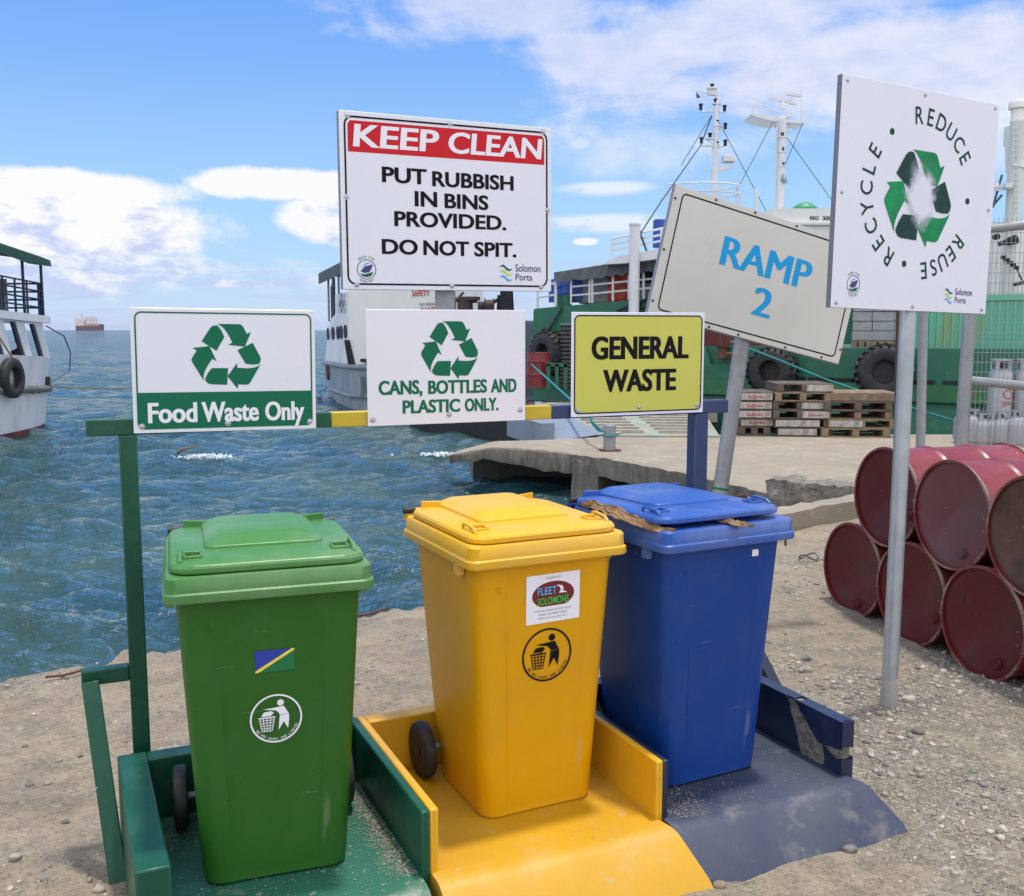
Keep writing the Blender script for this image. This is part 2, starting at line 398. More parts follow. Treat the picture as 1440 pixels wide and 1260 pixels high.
M_plain = mat('sign_white', (.72, .725, .80), .33, var=.015, vscale=2, dirt=[((.60, .60, .62), .66, .74, 14, .18)], coat=.1)
M_signgrey = mat('sign_offwhite', (.66, .65, .57), .45, var=.03, vscale=2.5, dirt=[((.45, .45, .41), .62, .75, 6, .3)])
M_edge = mat('aluminium_edge', (.27, .285, .31), .5, .5, var=.08)
M_signgreen = mat('print_green', (.005, .135, .070), .5, var=.03, spec=.2)
M_signred = mat('print_red', (.56, .012, .020), .5, var=.03, spec=.2)
M_signyel = mat('print_yellow', (.55, .54, .085), .42, var=.02, vscale=3)
M_black = mat('print_black', (.006, .006, .008), .6, var=.02, spec=.15)
M_cyan = mat('print_cyan', (.012, .37, .74), .55, var=.03, spec=.2)
M_white = mat('print_white', (.78, .78, .84), .4, var=.01)
M_navyink = mat('print_navy', (.03, .03, .16), .4, var=.02)
M_lime = mat('print_lime', (.50, .62, .07), .4, var=.02)
M_lblue = mat('print_blue', (.08, .35, .78), .4, var=.02)
M_dkgreen = mat('print_dark_green', (.006, .045, .036), .5, var=.35, vscale=7, spec=.2)
M_brgreen = mat('print_bright_green', (.003, .23, .075), .5, var=.35, vscale=6, spec=.2)
M_glow = mat('print_mist', (.50, .53, .62), .4, var=.08)
M_bolt = mat('bolt_steel', (.45, .46, .48), .35, .8, var=.1)
M_rubber = mat('black_rubber', (.018, .018, .019), .65, var=.3, vscale=8, bump=.2, bscale=40, dirt=[((.10, .09, .075), .55, .75, 10, .5)])
M_blkp = mat('black_plastic', (.02, .02, .022), .5, var=.15)
M_rust = mat('rust', (.105, .042, .022), .85, var=.35, vscale=9, bump=.4, bscale=40)

G = -.14                                     # gravel level; 0 is the floor of the bin bays
WZ = -.78                                    # water level

# ------------------------------------------------------------------ ground
shore_px = [(-420, 1010), (-200, 978), (0, 946), (60, 937), (130, 927), (185, 914), (228, 908), (252, 904), (330, 884), (490, 861), (600, 842), (700, 800), (800, 768), (900, 742), (985, 724), (1075, 706)]
shore = [onz(u, v, G) for u, v in shore_px]
shx = [p.x for p in shore] + [2.6, 3.2, 7.0, 30.0]; shy = [p.y for p in shore] + [9.6, 9.9, 10.2, 10.4]
def shore_y(x): return float(np.interp(x, shx, shy))
def fbm(x, y, z=0.0, o=5): return noise.fractal(Vector((x, y, z)), 1.0, 2.0, o)
def gz(x, y):
    z = G + .010 * fbm(x * 1.3, y * 1.3) + .008 * fbm(x * 6, y * 6, 3.0, 4)
    c = fbm(x * 3.1, y * 3.1, 9.0, 3)
    left = min(1, max(0, (-1.25 - x) / .3)) * min(1, max(0, (3.6 - y) / .8))
    z += left * .030 * max(0, fbm(x * 11, y * 11, 5.0, 3)) + .006 * max(0, c)
    d = hypot(x - 2.6, y - 5.3)
    z -= .045 * max(0, 1 - d / 2.2)
    return z
def ground_mesh():
    b = MB(); nx, ny = 430, 330; ss = np.linspace(-.95, 1.15, nx); vs = []
    for j in range(ny + 6):
        for s in ss:
            t = min(1, j / ny)
            # march: find the far limit along this fan line
            y1 = far[s]
            y = .7 + (y1 - .7) * (t ** 1.25); x = s * (y + 1.2)
            if j <= ny:
                e = max(0, 1 - (y1 - y) / .5); edge = e ** 2
                z = gz(x, y) - .05 * edge * (1 + .8 * fbm(x * 4, y * 4, 2)) + (.05 * edge * max(0, fbm(x * 5, y * 5, 7)))
            else:
                k = (j - ny) / 5; z = G - .06 - k * .9; y += (.10 + .12 * fbm(x * 3, z * 5, 4)) * k ; x += .05 * fbm(x * 7, z * 7, 1)
            vs.append((x, y, z))
    fs = [(j * nx + i, j * nx + i + 1, (j + 1) * nx + i + 1, (j + 1) * nx + i) for j in range(ny + 5) for i in range(nx - 1)]
    b.add(vs, fs)
    b.add([(-60, -60, G - .03), (60, -60, G - .03), (60, 1.3, G - .03), (-60, 1.3, G - .03)], [(0, 1, 2, 3)])
    b.add([(3.0, 1.2, G - .03), (60, 1.2, G - .03), (60, 11, G - .03), (12, 11, G - .03)], [(0, 1, 2, 3)])
    b.add([(-60, 1.2, G - .035), (-1.5, 1.2, G - .035), (-3.6, 3.9, G - .035), (-60, 3.0, G - .035)], [(0, 1, 2, 3)])
    return b
far = {}
for s in np.linspace(-.95, 1.15, 430):
    lo, hi = 1.0, 14.0
    for _ in range(40):
        mid = (lo + hi) / 2
        jit = .10 * fbm(s * (mid + 1.2) * 1.7, 0, 1.0, 4)
        if mid < shore_y(s * (mid + 1.2)) + jit: lo = mid
        else: hi = mid
    far[s] = lo
gr = ground_mesh().build('ground', M_ground, None, smooth=0); gr.data.shade_smooth(); struct(gr)

# ------------------------------------------------------------------ water
def water():
    nr, nc = 1000, 460
    yy = 3.2 * (9000 / 3.2) ** (np.linspace(0, 1, nr)); s = np.linspace(-1.0, 1.0, nc)
    Y, Sg = np.meshgrid(yy, s, indexing='ij'); X = Sg * (Y + 1.0); Z = np.zeros_like(X)
    dyr = Y * np.log(9000 / 3.2) / nr; dxr = (Y + 1) * 2.0 / nc; sp = np.maximum(dyr, dxr)
    r = np.random.default_rng(3)
    for i in range(150):
        lam = .25 * (4.2 / .25) ** r.random() if i < 80 else .26 * (.75 / .26) ** r.random(); th = radians(76) + r.normal(0, .50); k = 2 * pi / lam; ph = r.random() * 6.28
        a = (.0088 * lam ** .72 if i < 80 else .0105 * lam) * (.6 + .8 * r.random()); f = np.clip((lam / sp - 2.2) / 2.5, 0, 1)
        q = k * (X * cos(th) + Y * sin(th)) + ph + .7 * np.sin(.35 * X + 1.3 * i) + .6 * np.sin(.27 * Y - .2 * X + i)
        w = np.sin(q); Z += a * f * (w + .35 * np.cos(2 * q))
    Z *= .75 + .35 * np.sin(.4 * X + .23 * Y) * np.sin(.19 * Y - .3 * X + 1)
    near = np.clip((Y - 3.2) / 2, .3, 1); Z = WZ + Z * near
    v = np.stack([X, Y, Z], -1).reshape(-1, 3)
    i = np.arange(nr - 1)[:, None] * nc + np.arange(nc - 1)[None]; f = np.stack([i, i + 1, i + nc + 1, i + nc], -1).reshape(-1, 4)
    me = bpy.data.meshes.new('water'); me.vertices.add(len(v)); me.vertices.foreach_set('co', v.ravel())
    me.loops.add(f.size); me.loops.foreach_set('vertex_index', f.ravel().astype(np.int32)); me.polygons.add(len(f)); me.polygons.foreach_set('loop_start', np.arange(0, f.size, 4, dtype=np.int32))
    me.update(calc_edges=True); me.shade_smooth()
    o = bpy.data.objects.new('water', me); COL.objects.link(o); struct(o)
    m = bpy.data.materials.new('sea_water'); m.use_nodes = True; N, L = m.node_tree.nodes, m.node_tree.links; b = N['Principled BSDF']
    b.inputs['Roughness'].default_value = .06; b.inputs['IOR'].default_value = 1.33
    t = N.new('ShaderNodeTexCoord'); n1 = N.new('ShaderNodeTexNoise'); L.new(t.outputs['Object'], n1.inputs['Vector']); n1.inputs['Scale'].default_value = .35; n1.inputs['Detail'].default_value = 5
    mr = N.new('ShaderNodeMapRange'); L.new(n1.outputs[0], mr.inputs[0]); mr.inputs[1].default_value = .35; mr.inputs[2].default_value = .65
    mix = N.new('ShaderNodeMix'); mix.data_type = 'RGBA'; L.new(mr.outputs[0], mix.inputs[0]); mix.inputs[6].default_value = (.012, .048, .060, 1); mix.inputs[7].default_value = (.034, .076, .070, 1)
    L.new(mix.outputs[2], b.inputs['Base Color'])
    mp = N.new('ShaderNodeMapping'); L.new(t.outputs['Object'], mp.inputs[0]); mp.inputs[2].default_value = (0, 0, radians(-28)); mp.inputs[3].default_value = (.6, 1.3, 1)
    def bump(scale, dist, detail, prev=None, rough=.6):
        n2 = N.new('ShaderNodeTexNoise'); L.new(mp.outputs[0], n2.inputs['Vector']); n2.inputs['Scale'].default_value = scale; n2.inputs['Detail'].default_value = detail; n2.inputs['Roughness'].default_value = rough; n2.inputs['Distortion'].default_value = .5
        bp = N.new('ShaderNodeBump'); bp.inputs['Strength'].default_value = 1.0; bp.inputs['Distance'].default_value = dist; L.new(n2.outputs[0], bp.inputs['Height'])
        if prev: L.new(prev, bp.inputs['Normal'])
        return bp.outputs[0]
    nn_ = bump(.42, .5, 8, bump(3.0, .10, 5, bump(10.0, .03, 4)), .65)
    # body colour of the sea plus a mirror whose strength stays that of a rough, wave-tilted surface
    df = N.new('ShaderNodeBsdfDiffuse'); L.new(mix.outputs[2], df.inputs[0])
    gl = N.new('ShaderNodeBsdfGlossy'); gl.inputs['Roughness'].default_value = .04; L.new(nn_, gl.inputs['Normal']); gl.inputs[0].default_value = (1, 1, 1, 1)
    fr_ = N.new('ShaderNodeFresnel'); fr_.inputs[0].default_value = 1.33; L.new(nn_, fr_.inputs['Normal'])
    cl = N.new('ShaderNodeValToRGB'); L.new(fr_.outputs[0], cl.inputs[0]); cr = cl.color_ramp; cr.elements[0].color = (0, 0, 0, 1); cr.elements[1].color = (.36, .36, .36, 1)
    for p_, v_ in ((.05, .04), (.16, .30), (.32, .66), (.55, .62), (.8, .42)): e_ = cr.elements.new(p_); e_.color = (v_, v_, v_, 1)
    ms = N.new('ShaderNodeMixShader'); L.new(cl.outputs[0], ms.inputs[0]); L.new(df.outputs[0], ms.inputs[1]); L.new(gl.outputs[0], ms.inputs[2]); L.new(ms.outputs[0], N['Material Output'].inputs[0])
    me.materials.append(m)
water()
# sea bed so nothing shows beneath the quay
# ------------------------------------------------------------------ the bays (local frame: x along the row, y back towards the water)
O = Vector((-.2398, 2.7757, 0)); ROW = radians(24.6)
E1 = Vector((cos(ROW), sin(ROW), 0)); E2 = Vector((-sin(ROW), cos(ROW), 0))
def st(a, b, z=0): return O + E1 * a + E2 * b + Vector((0, 0, z))
WH = .2; DEP = .72
PROFILE = [(.02, .0), (-.035, -.0005), (-.055, -.003), (-.07, -.009), (-.085, -.018), (-.19, -.118), (-.225, -.17)]
def bay_floor(x0, x1, y1, flare0=0.0, flare1=0.0, lift_=0.0):
    b = MB(); n = 26; rows = [(y1, 0.0)] + [(y1 + (.02 - y1) * k / 5, .0) for k in range(1, 5)] + PROFILE; vs = []
    for j, (y, z) in enumerate(rows):
        k = max(0, (.0 - y) / .21)
        for i in range(n):
            t = i / (n - 1); x = x0 - flare0 * k + (x1 + flare1 * k - x0 + flare0 * k) * t
            jit = .012 * fbm(x * 7, 1.0, x0, 3) * k
            dz = (.004 * fbm(x * 5, y * 5, 2.0, 3) if j > 4 else .002 * fbm(x * 5, y * 5, 2.0, 3))
            vs.append((x, y + jit - lift_ * 2 * k, z + dz * min(1, j) + lift_))
    fs = [(j * n + i, j * n + i + 1, (j + 1) * n + i + 1, (j + 1) * n + i) for j in range(len(rows) - 1) for i in range(n - 1)]
    o = len(vs); b.add(vs, fs)
    # skirt down into the ground
    per = [i for i in range(n)] + [j * n + n - 1 for j in range(1, len(rows))] + [(len(rows) - 1) * n + i for i in range(n - 2, -1, -1)] + [j * n for j in range(len(rows) - 2, 0, -1)]
    ring = [vs[i] for i in per]; low = [(x, y, -.3) for x, y, z in ring]; m = len(ring)
    b.add(ring + low, [(i, (i + 1) % m, m + (i + 1) % m, m + i) for i in range(m)])
    return b
def bay(label, x, floor_m): return thing('bin_bay', label, 'bin bay', st(x, 0), ROW, 'painted concrete bays for the three bins')
BV = .006
g_bay = bay('green painted concrete bay under the green bin', -.762, M_grn)
bay_floor(0, .762 - .028, DEP - .03, .05, .0).build('floor', M_grnfloor, g_bay, 16)
MB().bb(-.052, .038, 0, DEP + .07, -.3, WH).build('side_wall', M_grn, g_bay, 30, BV)
MB().bb(.762 - .028, .762 - .001, 0, DEP + .07, -.3, WH).build('side_wall', M_grn, g_bay, 30, BV)
MB().bb(.039, .762 - .029, DEP, DEP + .07, -.3, WH - .002).build('back_wall', M_grn, g_bay, 30, BV)
y_bay = bay('yellow painted concrete bay under the yellow bin', 0, M_yel)
bay_floor(.001, .786, DEP - .03, -.002, .075, .005).build('floor', M_yelfloor, y_bay, 16)
MB().bb(.0, .027, .002, DEP + .07, -.3, WH + .001).build('side_wall', M_yel, y_bay, 30, BV)
MB().bb(.785, .81, .002, DEP + .07, -.3, WH + .001).build('side_wall', M_yel, y_bay, 30, BV)
MB().bb(.028, .784, DEP, DEP + .07, -.3, WH - .001).build('back_wall', M_yel, y_bay, 30, BV)
b_bay = bay('navy painted concrete bay with a broken right wall under the blue bin', .811, M_nav)
bay_floor(.0, .775, DEP - .03, .0, .11).build('floor', M_navfloor, b_bay, 16)
MB().bb(.0, .022, .004, DEP + .07, -.3, WH - .001).build('side_wall', M_nav, b_bay, 30, BV)
MB().bb(.023, .757, DEP, DEP + .07, -.3, WH - .002).build('back_wall', M_nav, b_bay, 30, BV)
X0, X1 = .758, .812
core = MB().bb(X0 + .006, X1 - .006, .012, DEP + .07, -.3, WH - .008).build('broken_concrete_core', mat('exposed_concrete', (.36, .34, .30), .95, var=.35, vscale=30, bump=1.0, bscale=55, dist=.05, dirt=[((.16, .15, .13), .5, .6, 25, .8)]), b_bay, 30)
sk = MB()
# painted skin of the right wall: an intact back length and two broken blocks at the front end
def jag(p, q, n, a, sd):
    r = random.Random(sd); out = []
    for i in range(n + 1):
        t = i / n; k = 0 if i in (0, n) else a * r.uniform(-1, 1)
        out.append((p[0] + (q[0] - p[0]) * t + k, p[1] + (q[1] - p[1]) * t + k * .6))
    return out
def yz(poly, xa, xb): sk.plate([(xa, y, z) for y, z in poly], (xb - xa, 0, 0))
inner = jag((.305, WH), (.205, -.02), 9, .010, 1)
yz([(DEP + .07, -.2), (DEP + .07, WH)] + inner + [(.205, -.2)], X0, X0 + .0065)
up = [(.0, WH), (.262, WH)] + jag((.262, WH), (.125, .082), 6, .009, 3)[1:] + jag((.125, .082), (.0, .100), 6, .007, 4)[1:]
yz(up, X0, X0 + .0065)
lw = jag((.0, .068), (.03, .052), 2, .003, 5) + jag((.03, .052), (.10, .080), 5, .007, 6)[1:] + [(.085, .03), (.098, -.02), (.098, -.2), (.0, -.2)]
yz(lw, X0, X0 + .0065)
yz([(DEP + .07, -.2), (DEP + .07, WH), (.0, WH), (.0, .1), (.16, .09), (.14, -.2)], X1 - .0065, X1)
yz([(.0, .066), (.1, .06), (.12, -.2), (.0, -.2)], X1 - .0065, X1)
sk.bb(X0 + .0065, X1 - .0065, .27, DEP + .07, WH - .009, WH); sk.bb(X0 + .0065, X1 - .0065, .006, .235, WH - .009, WH)
sk.bb(X0 + .0065, X1 - .0065, .0, .012, .105, WH); sk.bb(X0 + .0065, X1 - .0065, .0, .012, -.2, .058)
sk.build('side_wall', M_nav, b_bay, 30)

# ------------------------------------------------------------------ steel frame that carries the three small signs
AZR = radians(22.75)
RA = onz(120, 591, 1.31); RB = RA + Vector((cos(AZR), sin(AZR), 0)) * (onz(1025, 562, 1.31) - RA).length
RD = (RB - RA).normalized(); RN = Vector((RD.y, -RD.x, 0))          # RN points to the viewer
T = .054
fr = thing('sign_frame', 'square steel goalpost frame painted green, yellow and blue behind the bins', 'sign frame', (RA.x, RA.y, G), AZR)
L = (RB - RA).length
def seg(a, b): return MB().bb(a, b, 0, T, 1.31 - T - G, 1.31 - G)
def frac(u): return (onpl(u, 580, RA, AZR) - RA).dot(RD)
f1, f2 = frac(466), frac(776)
seg(0, f1 - .0005).build('crossbeam', M_grn, fr, 30, .004)['label'] = 'green end of the crossbeam'
seg(f1, f2).build('crossbeam', mat('yellow_rail_paint', (.50, .36, .02), .45, var=.1, vscale=6, bump=.1), fr, 30, .004)['label'] = 'yellow middle of the crossbeam'
seg(f2 + .0005, L).build('crossbeam', M_navrail, fr, 30, .004)['label'] = 'blue end of the crossbeam'
pl = frac(178); pr = (onpl(986, 620, RA, AZR) - RA).dot(RD)
MB().bb(pl - .028, pl + .028, -.003, .053, -.2, 1.31 - T - G - .0005).build('post', M_grn, fr, 30, .004)['label'] = 'green post'
MB().bb(pr - .032, pr + .032, -.003, .06, -.2, 1.31 - T - G - .0005).build('post', M_navrail, fr, 30, .004)['label'] = 'blue post'
iv = fr.matrix_basis.inverted()
pa = iv @ ony(190, 946, (RA + RD * pl).y); 
zb = pa.z; arm = pl - .148
MB().bb(arm - .03, pl - .0285, .0, .05, zb - .025, zb + .025).build('brace_arm', M_grn, fr, 30, .004)
foot = iv @ Vector((-1.243, 2.975, G - .06)); top = Vector((arm - .003, -.027, zb - .002))
MB().bar(top, foot, .055, .045, up=(0, -1, .4)).build('brace', M_grn, fr, 30, .004)
zq = .45 - G
MB().bb(pr + .0325, pr + .185, .0, .05, zq - .025, zq + .025).build('brace_arm', M_nav, fr, 30, .004)
q0 = iv @ Vector((.972, 4.06, .45)); q1 = iv @ Vector((1.26, 4.06, G - .05))
MB().bar(Vector((q0.x, -.027, zq)), Vector((q1.x, q1.y, q1.z)), .05, .045, up=(0, -1, .4)).build('brace', M_nav, fr, 30, .004)

# ------------------------------------------------------------------ wheelie bins
def rr(hw, y0, y1, r, z, n=5, notch=0.0):
    """ring of a rounded rectangle; notch sets the middle of the front back by that much"""
    pts = []
    for cx, cy, a0 in ((hw - r, y1 - r, 0), (-hw + r, y1 - r, 90), (-hw + r, y0 + r, 180)):
        pts += [(cx + r * cos(radians(a0 + 90 * k / n)), cy + r * sin(radians(a0 + 90 * k / n)), z) for k in range(n + 1)]
    w = hw * .56
    pts += [(-w - .012, y0, z), (-w, y0 + notch, z), (w, y0 + notch, z), (w + .012, y0, z)]
    cx, cy = hw - r, y0 + r
    pts += [(cx + r * cos(radians(270 + 90 * k / n)), cy + r * sin(radians(270 + 90 * k / n)), z) for k in range(n + 1)]
    return pts
FRONT0, FRONT1, ZR = 0.0, -.048, .868
def front_y(z): return FRONT0 + (FRONT1 - FRONT0) * z / ZR
def plastic(name, c, lidc):
    a = mat(name + '_body_plastic', c, .36, var=.05, vscale=3, bump=.05, bscale=160, dirt=[(tuple(.75 * x + .03 for x in c), .5, .75, 5, .5), ((.30, .27, .22), .58, .80, 3, .16, (2, 2, .35)), ((.34, .31, .26), .65, .70, 11, .2, (1, 1, .12)), ((.36, .33, .28), .655, .68, 22, .12, (.2, .2, 1.6)), ((.3, .28, .24), .69, .71, 60, .35), (tuple(.45 * x for x in c), .66, .69, 8, .35)], spec=.3)
    b = mat(name + '_lid_plastic', lidc, .40, var=.05, vscale=3, bump=.05, bscale=160, dirt=[((.45, .42, .36), .45, .75, 2.6, .26), ((.3, .28, .24), .68, .71, 50, .4)], spec=.45)
    return a, b
def make_bin(label, loc, rz, mats, lid_tilt=0.0, lid_shift=(0, 0)):
    mb_, ml = mats
    t = thing('wheelie_bin', label, 'wheelie bin', loc, rz, 'wheelie bins standing in the bays')
    b = MB(); rings = []
    for z, hw, yb, r in ((.0, .196, .375, .045), (.006, .204, .385, .05), (.03, .209, .39, .052), (.25, .222, .44, .055), (.55, .239, .472, .055), (.80, .252, .495, .052), (ZR, .256, .50, .05)):
        rings.append(rr(hw, front_y(z) + (.008 if z == 0 else 0), yb, r, z, notch=.007 if .02 < z < .84 else .002))
    b.loft(rings)
    body = b.build('body', mb_, t, 24)
    r2 = MB()
    r2.loft([rr(.262, -.055, .508, .03, .858), rr(.287, -.082, .535, .035, .862), rr(.2895, -.0845, .537, .036, .868), rr(.2885, -.0835, .536, .036, .886), rr(.282, -.078, .53, .034, .891), rr(.281, -.077, .529, .034, .928), rr(.276, -.072, .526, .032, .934), rr(.24, -.04, .49, .03, .934)])
    for s in (-1, 1):                                             # lugs under the rim
        r2.bb(s * .272 - .012, s * .272 + .012, .03, .06, .825, .862)
    r2.build('rim', ml, t, 40)
    lid = MB()
    hi = .003
    lid.loft([rr(.262, -.058, .515, .060, .9355), rr(.268, -.064, .52, .065, .939), rr(.268, -.064, .52, .065, .952), rr(.263, -.059, .515, .067, .960), rr(.250, -.045, .50, .07, .9645), rr(.18, .02, .44, .05, .968), rr(.08, .12, .34, .02, .970)])
    # raised bonnet in the middle
    lid.loft([rr(.172, .100, .515, .03, .955), rr(.168, .105, .512, .03, .977), rr(.132, .170, .495, .03, .993), rr(.122, .182, .485, .03, .996)])
    for s in (-1, 1):
        lid.loft([[Vector(p) for p in q] for q in ([(s * .150, .465, .955), (s * .150, .475, .955), (s * .150, .475, .986), (s * .150, .465, .986)], [(s * .225, .495, .955), (s * .225, .505, .955), (s * .225, .505, .986), (s * .225, .495, .986)])])
        # moulded hand holds at the front corners
        xq = s * .205
        lid.bb(xq - .026, xq + .026, .052, .060, .955, .978); lid.bb(xq - .026, xq + .026, .008, .015, .955, .9735); lid.bb(xq - .026, xq - .019, .015, .052, .955, .9755); lid.bb(xq + .019, xq + .026, .015, .052, .955, .9755)
        lid.tube([(s * .240, .085, .962), (s * .240, .080, .978), (s * .240, .06, .982), (s * .240, .0, .977), (s * .240, -.02, .962)], .006, 6)
        lid.bb(s * .2 - .03, s * .2 + .03, .515, .56, .935, .955)
    Mt = Matrix.Translation((lid_shift[0], lid_shift[1], 0)) @ Matrix.Translation((0, .53, .94)) @ Matrix.Rotation(radians(-lid_tilt), 4, 'X') @ Matrix.Translation((0, -.53, -.94))
    lid.xf(Mt); lo = lid.build('lid', ml, t, 32, .0035, 2)
    MB().cyl((-.272, .556, .945), (.272, .556, .945), .012, n=12).build('hinge_pin', M_blkp, t, 40)
    hb = MB(); hb.cyl((-.25, .60, .915), (.25, .60, .915), .015, n=12)
    for s in (-1, 1): hb.bb(s * .2 - .012, s * .2 + .012, .50, .6, .895, .93)
    hb.build('handle', mb_, t, 40)
    MB().cyl((-.272, .405, .10), (.272, .405, .10), .011, n=12).build('axle', M_galvd, t, 40)
    for s in (-1, 1):
        w = MB(); w.lathe((s * .264, .405, .10), [(.062, -.020), (.085, -.022), (.096, -.018), (.1, -.010), (.1, .010), (.096, .018), (.085, .022), (.062, .020)], (1, 0, 0), 36)
        wo_ = w.build('wheel', M_rubber, t, 40)
        h = MB(); h.lathe((s * .264, .405, .10), [(.0, -.012), (.018, -.012), (.02, -.008), (.063, -.006), (.063, .006), (.02, .008), (.022, .024), (.0, .024)] if s > 0 else [(.0, -.024), (.022, -.024), (.02, -.008), (.063, -.006), (.063, .006), (.02, .008), (.018, .012), (.0, .012)], (1, 0, 0), 24)
        for k in range(6): a = k * pi / 3; h.box((s * .264, .405 + .041 * cos(a), .10 + .041 * sin(a)), (.024, .008, .042), Matrix.Rotation(a - pi / 2, 3, 'X'))
        h.build('hub', M_blkp, wo_, 40)
    return t
def front_M(x, z, roll=0.0):
    tilt = atan2(front_y(0) - front_y(1), 1)
    return Matrix.Translation((x, front_y(z) + .007 - .0022, z)) @ Matrix.Rotation(pi / 2 + tilt, 4, 'X') @ Matrix.Rotation(roll, 4, 'Z')
def stick(d, name, t, x, z, roll=0.0):
    return d.put(name, t.matrix_basis @ front_M(x, z, roll), t)
def litter_mark(m):
    d = Decal(); r = .0735
    d.ring(0, 0, r * .93, r, m)
    d.disc(.013, .047, .0095, m)
    d.P([(-.036, .031), (-.008, .033), (.022, .036), (.033, .016), (.036, .012), (.010, .010), (.008, .016), (.0, .024), (-.02, .028)], m)          # arm and chest
    d.P([(.010, .0085), (.036, .011), (.0365, -.004), (.033, -.034), (.021, -.011), (.006, -.036)], m)                                              # legs
    d.P([(-.042, .010), (-.034, .022), (-.014, .024), (-.006, .018), (-.016, .009)], m)                                                            # paper in flight
    d.rect(-.049, -.003, .003, .007, m)
    for k in range(5):
        t = k / 4; d.P([(-.047 + .042 * t - .0012, .003), (-.047 + .042 * t + .0012, .003), (-.040 + .028 * t + .0012, -.036), (-.040 + .028 * t - .0012, -.036)], m)
    for k in range(5):
        z = -.003 - .0082 * k; w = .021 - .0016 * k; d.rect(-.026 - w, -.026 + w, z - .0011, z + .0011, m, 0)
    d.arc_text('NO HOT ASHES AND LIQUIDS', 0, 0, .0655, 212, 338, .0072, m, 0, .012, .8, inward=True)
    return d
def mid(a, b): return (Vector(a) + Vector(b)) / 2
def base(uvL, uvR, dz=0.0):
    a, b = onz(*uvL, dz), onz(*uvR, dz); rz = atan2(b.y - a.y, b.x - a.x); return (a + b) / 2, rz
gp, grz = base((291, 1245), (489, 1222)); grz = radians(19)
green = make_bin('green wheelie bin with a small flag sticker on its front', (gp.x, gp.y, .004), grz, plastic('green', (.022, .108, .012), (.050, .195, .040)))
d = Decal(); d.rect(-.055, .055, -.032, .032, mat('flag_green', (.006, .15, .05), .4)); d.P([(-.055, -.032), (.055, .032), (-.055, .032)], mat('flag_blue', (.02, .04, .33), .4), 1)
d.P([(-.055, -.032), (-.046, -.032), (.055, .027), (.055, .032), (.047, .032), (-.055, -.027)], mat('flag_yellow', (.75, .62, .06), .4), 2)
stick(d, 'flag_sticker', green, .005, .665)
stick(litter_mark(M_white), 'litter_sticker', green, .005, .49)
yp, yrz = base((690, 1157), (826, 1122)); yrz = radians(26)
yellow = make_bin('yellow wheelie bin with a white label on its front', (yp.x, yp.y, .004), yrz, plastic('yellow', (.64, .312, .001), (.70, .385, .003)))
d = Decal(); d.rect(-.088, .088, -.077, .077, M_white)
mar = mat('label_maroon', (.16, .012, .014), .4)
pts = [(.069 * cos(2 * pi * k / 48), .010 + .043 * sin(2 * pi * k / 48)) for k in range(48)]
d.P([(x, max(y, -.025)) for x, y in pts], mar, 1)
d.text('FLEET', -.020, .012, .064, .026, M_black, 2, .03); d.text('FLEET', -.021, .013, .062, .024, mat('label_sky', (.10, .42, .80), .4), 3, .01)
d.text('SOLOMONS', 0, -.021, .106, .028, M_black, 2, .03); d.text('SOLOMONS', -.001, -.020, .103, .025, mat('label_leaf', (.06, .50, .08), .4), 3, .01)
d.P([(.010, .040), (.028, .036), (.034, .026), (.030, .020), (.046, .012), (.018, .013), (.024, .022), (.022, .030)], M_white, 2)
gy = mat('label_grey', (.25, .25, .27), .4)
d.text('DISTRIBUTED BY', 0, .062, .05, .006, gy, 2, 0)
for s_, y_, w_ in (('PO BOX 2065 HONIARA, SOLOMON ISLANDS', -.041, .122), ('PHONE: +677 7449677 7735655', -.053, .092), ('EMAIL: fleetsolomons@solomon', -.065, .096)): d.text(s_, 0, y_, w_, .0065, gy, 2, 0)
d.v = [(x * 1.12, y * 1.06, z) for x, y, z in d.v]; stick(d, 'label', yellow, .026, .733, radians(1))
d = litter_mark(M_black); d.v = [(x * 1.24, y * 1.24, z) for x, y, z in d.v]; stick(d, 'litter_sticker', yellow, .010, .540)
bp_, brz = base((942, 1113), (1052, 1078)); brz = radians(27.5)
blue = make_bin('blue wheelie bin with its lid propped up by dead leaves', (bp_.x + .01, bp_.y, .004), brz, plastic('blue', (.006, .044, .225), (.018, .085, .36)), 1.6, (-.016, .012))
d = Decal(); d.rect(-.018, .018, -.02, .02, M_white); stick(d, 'tag', blue, .135, .826)
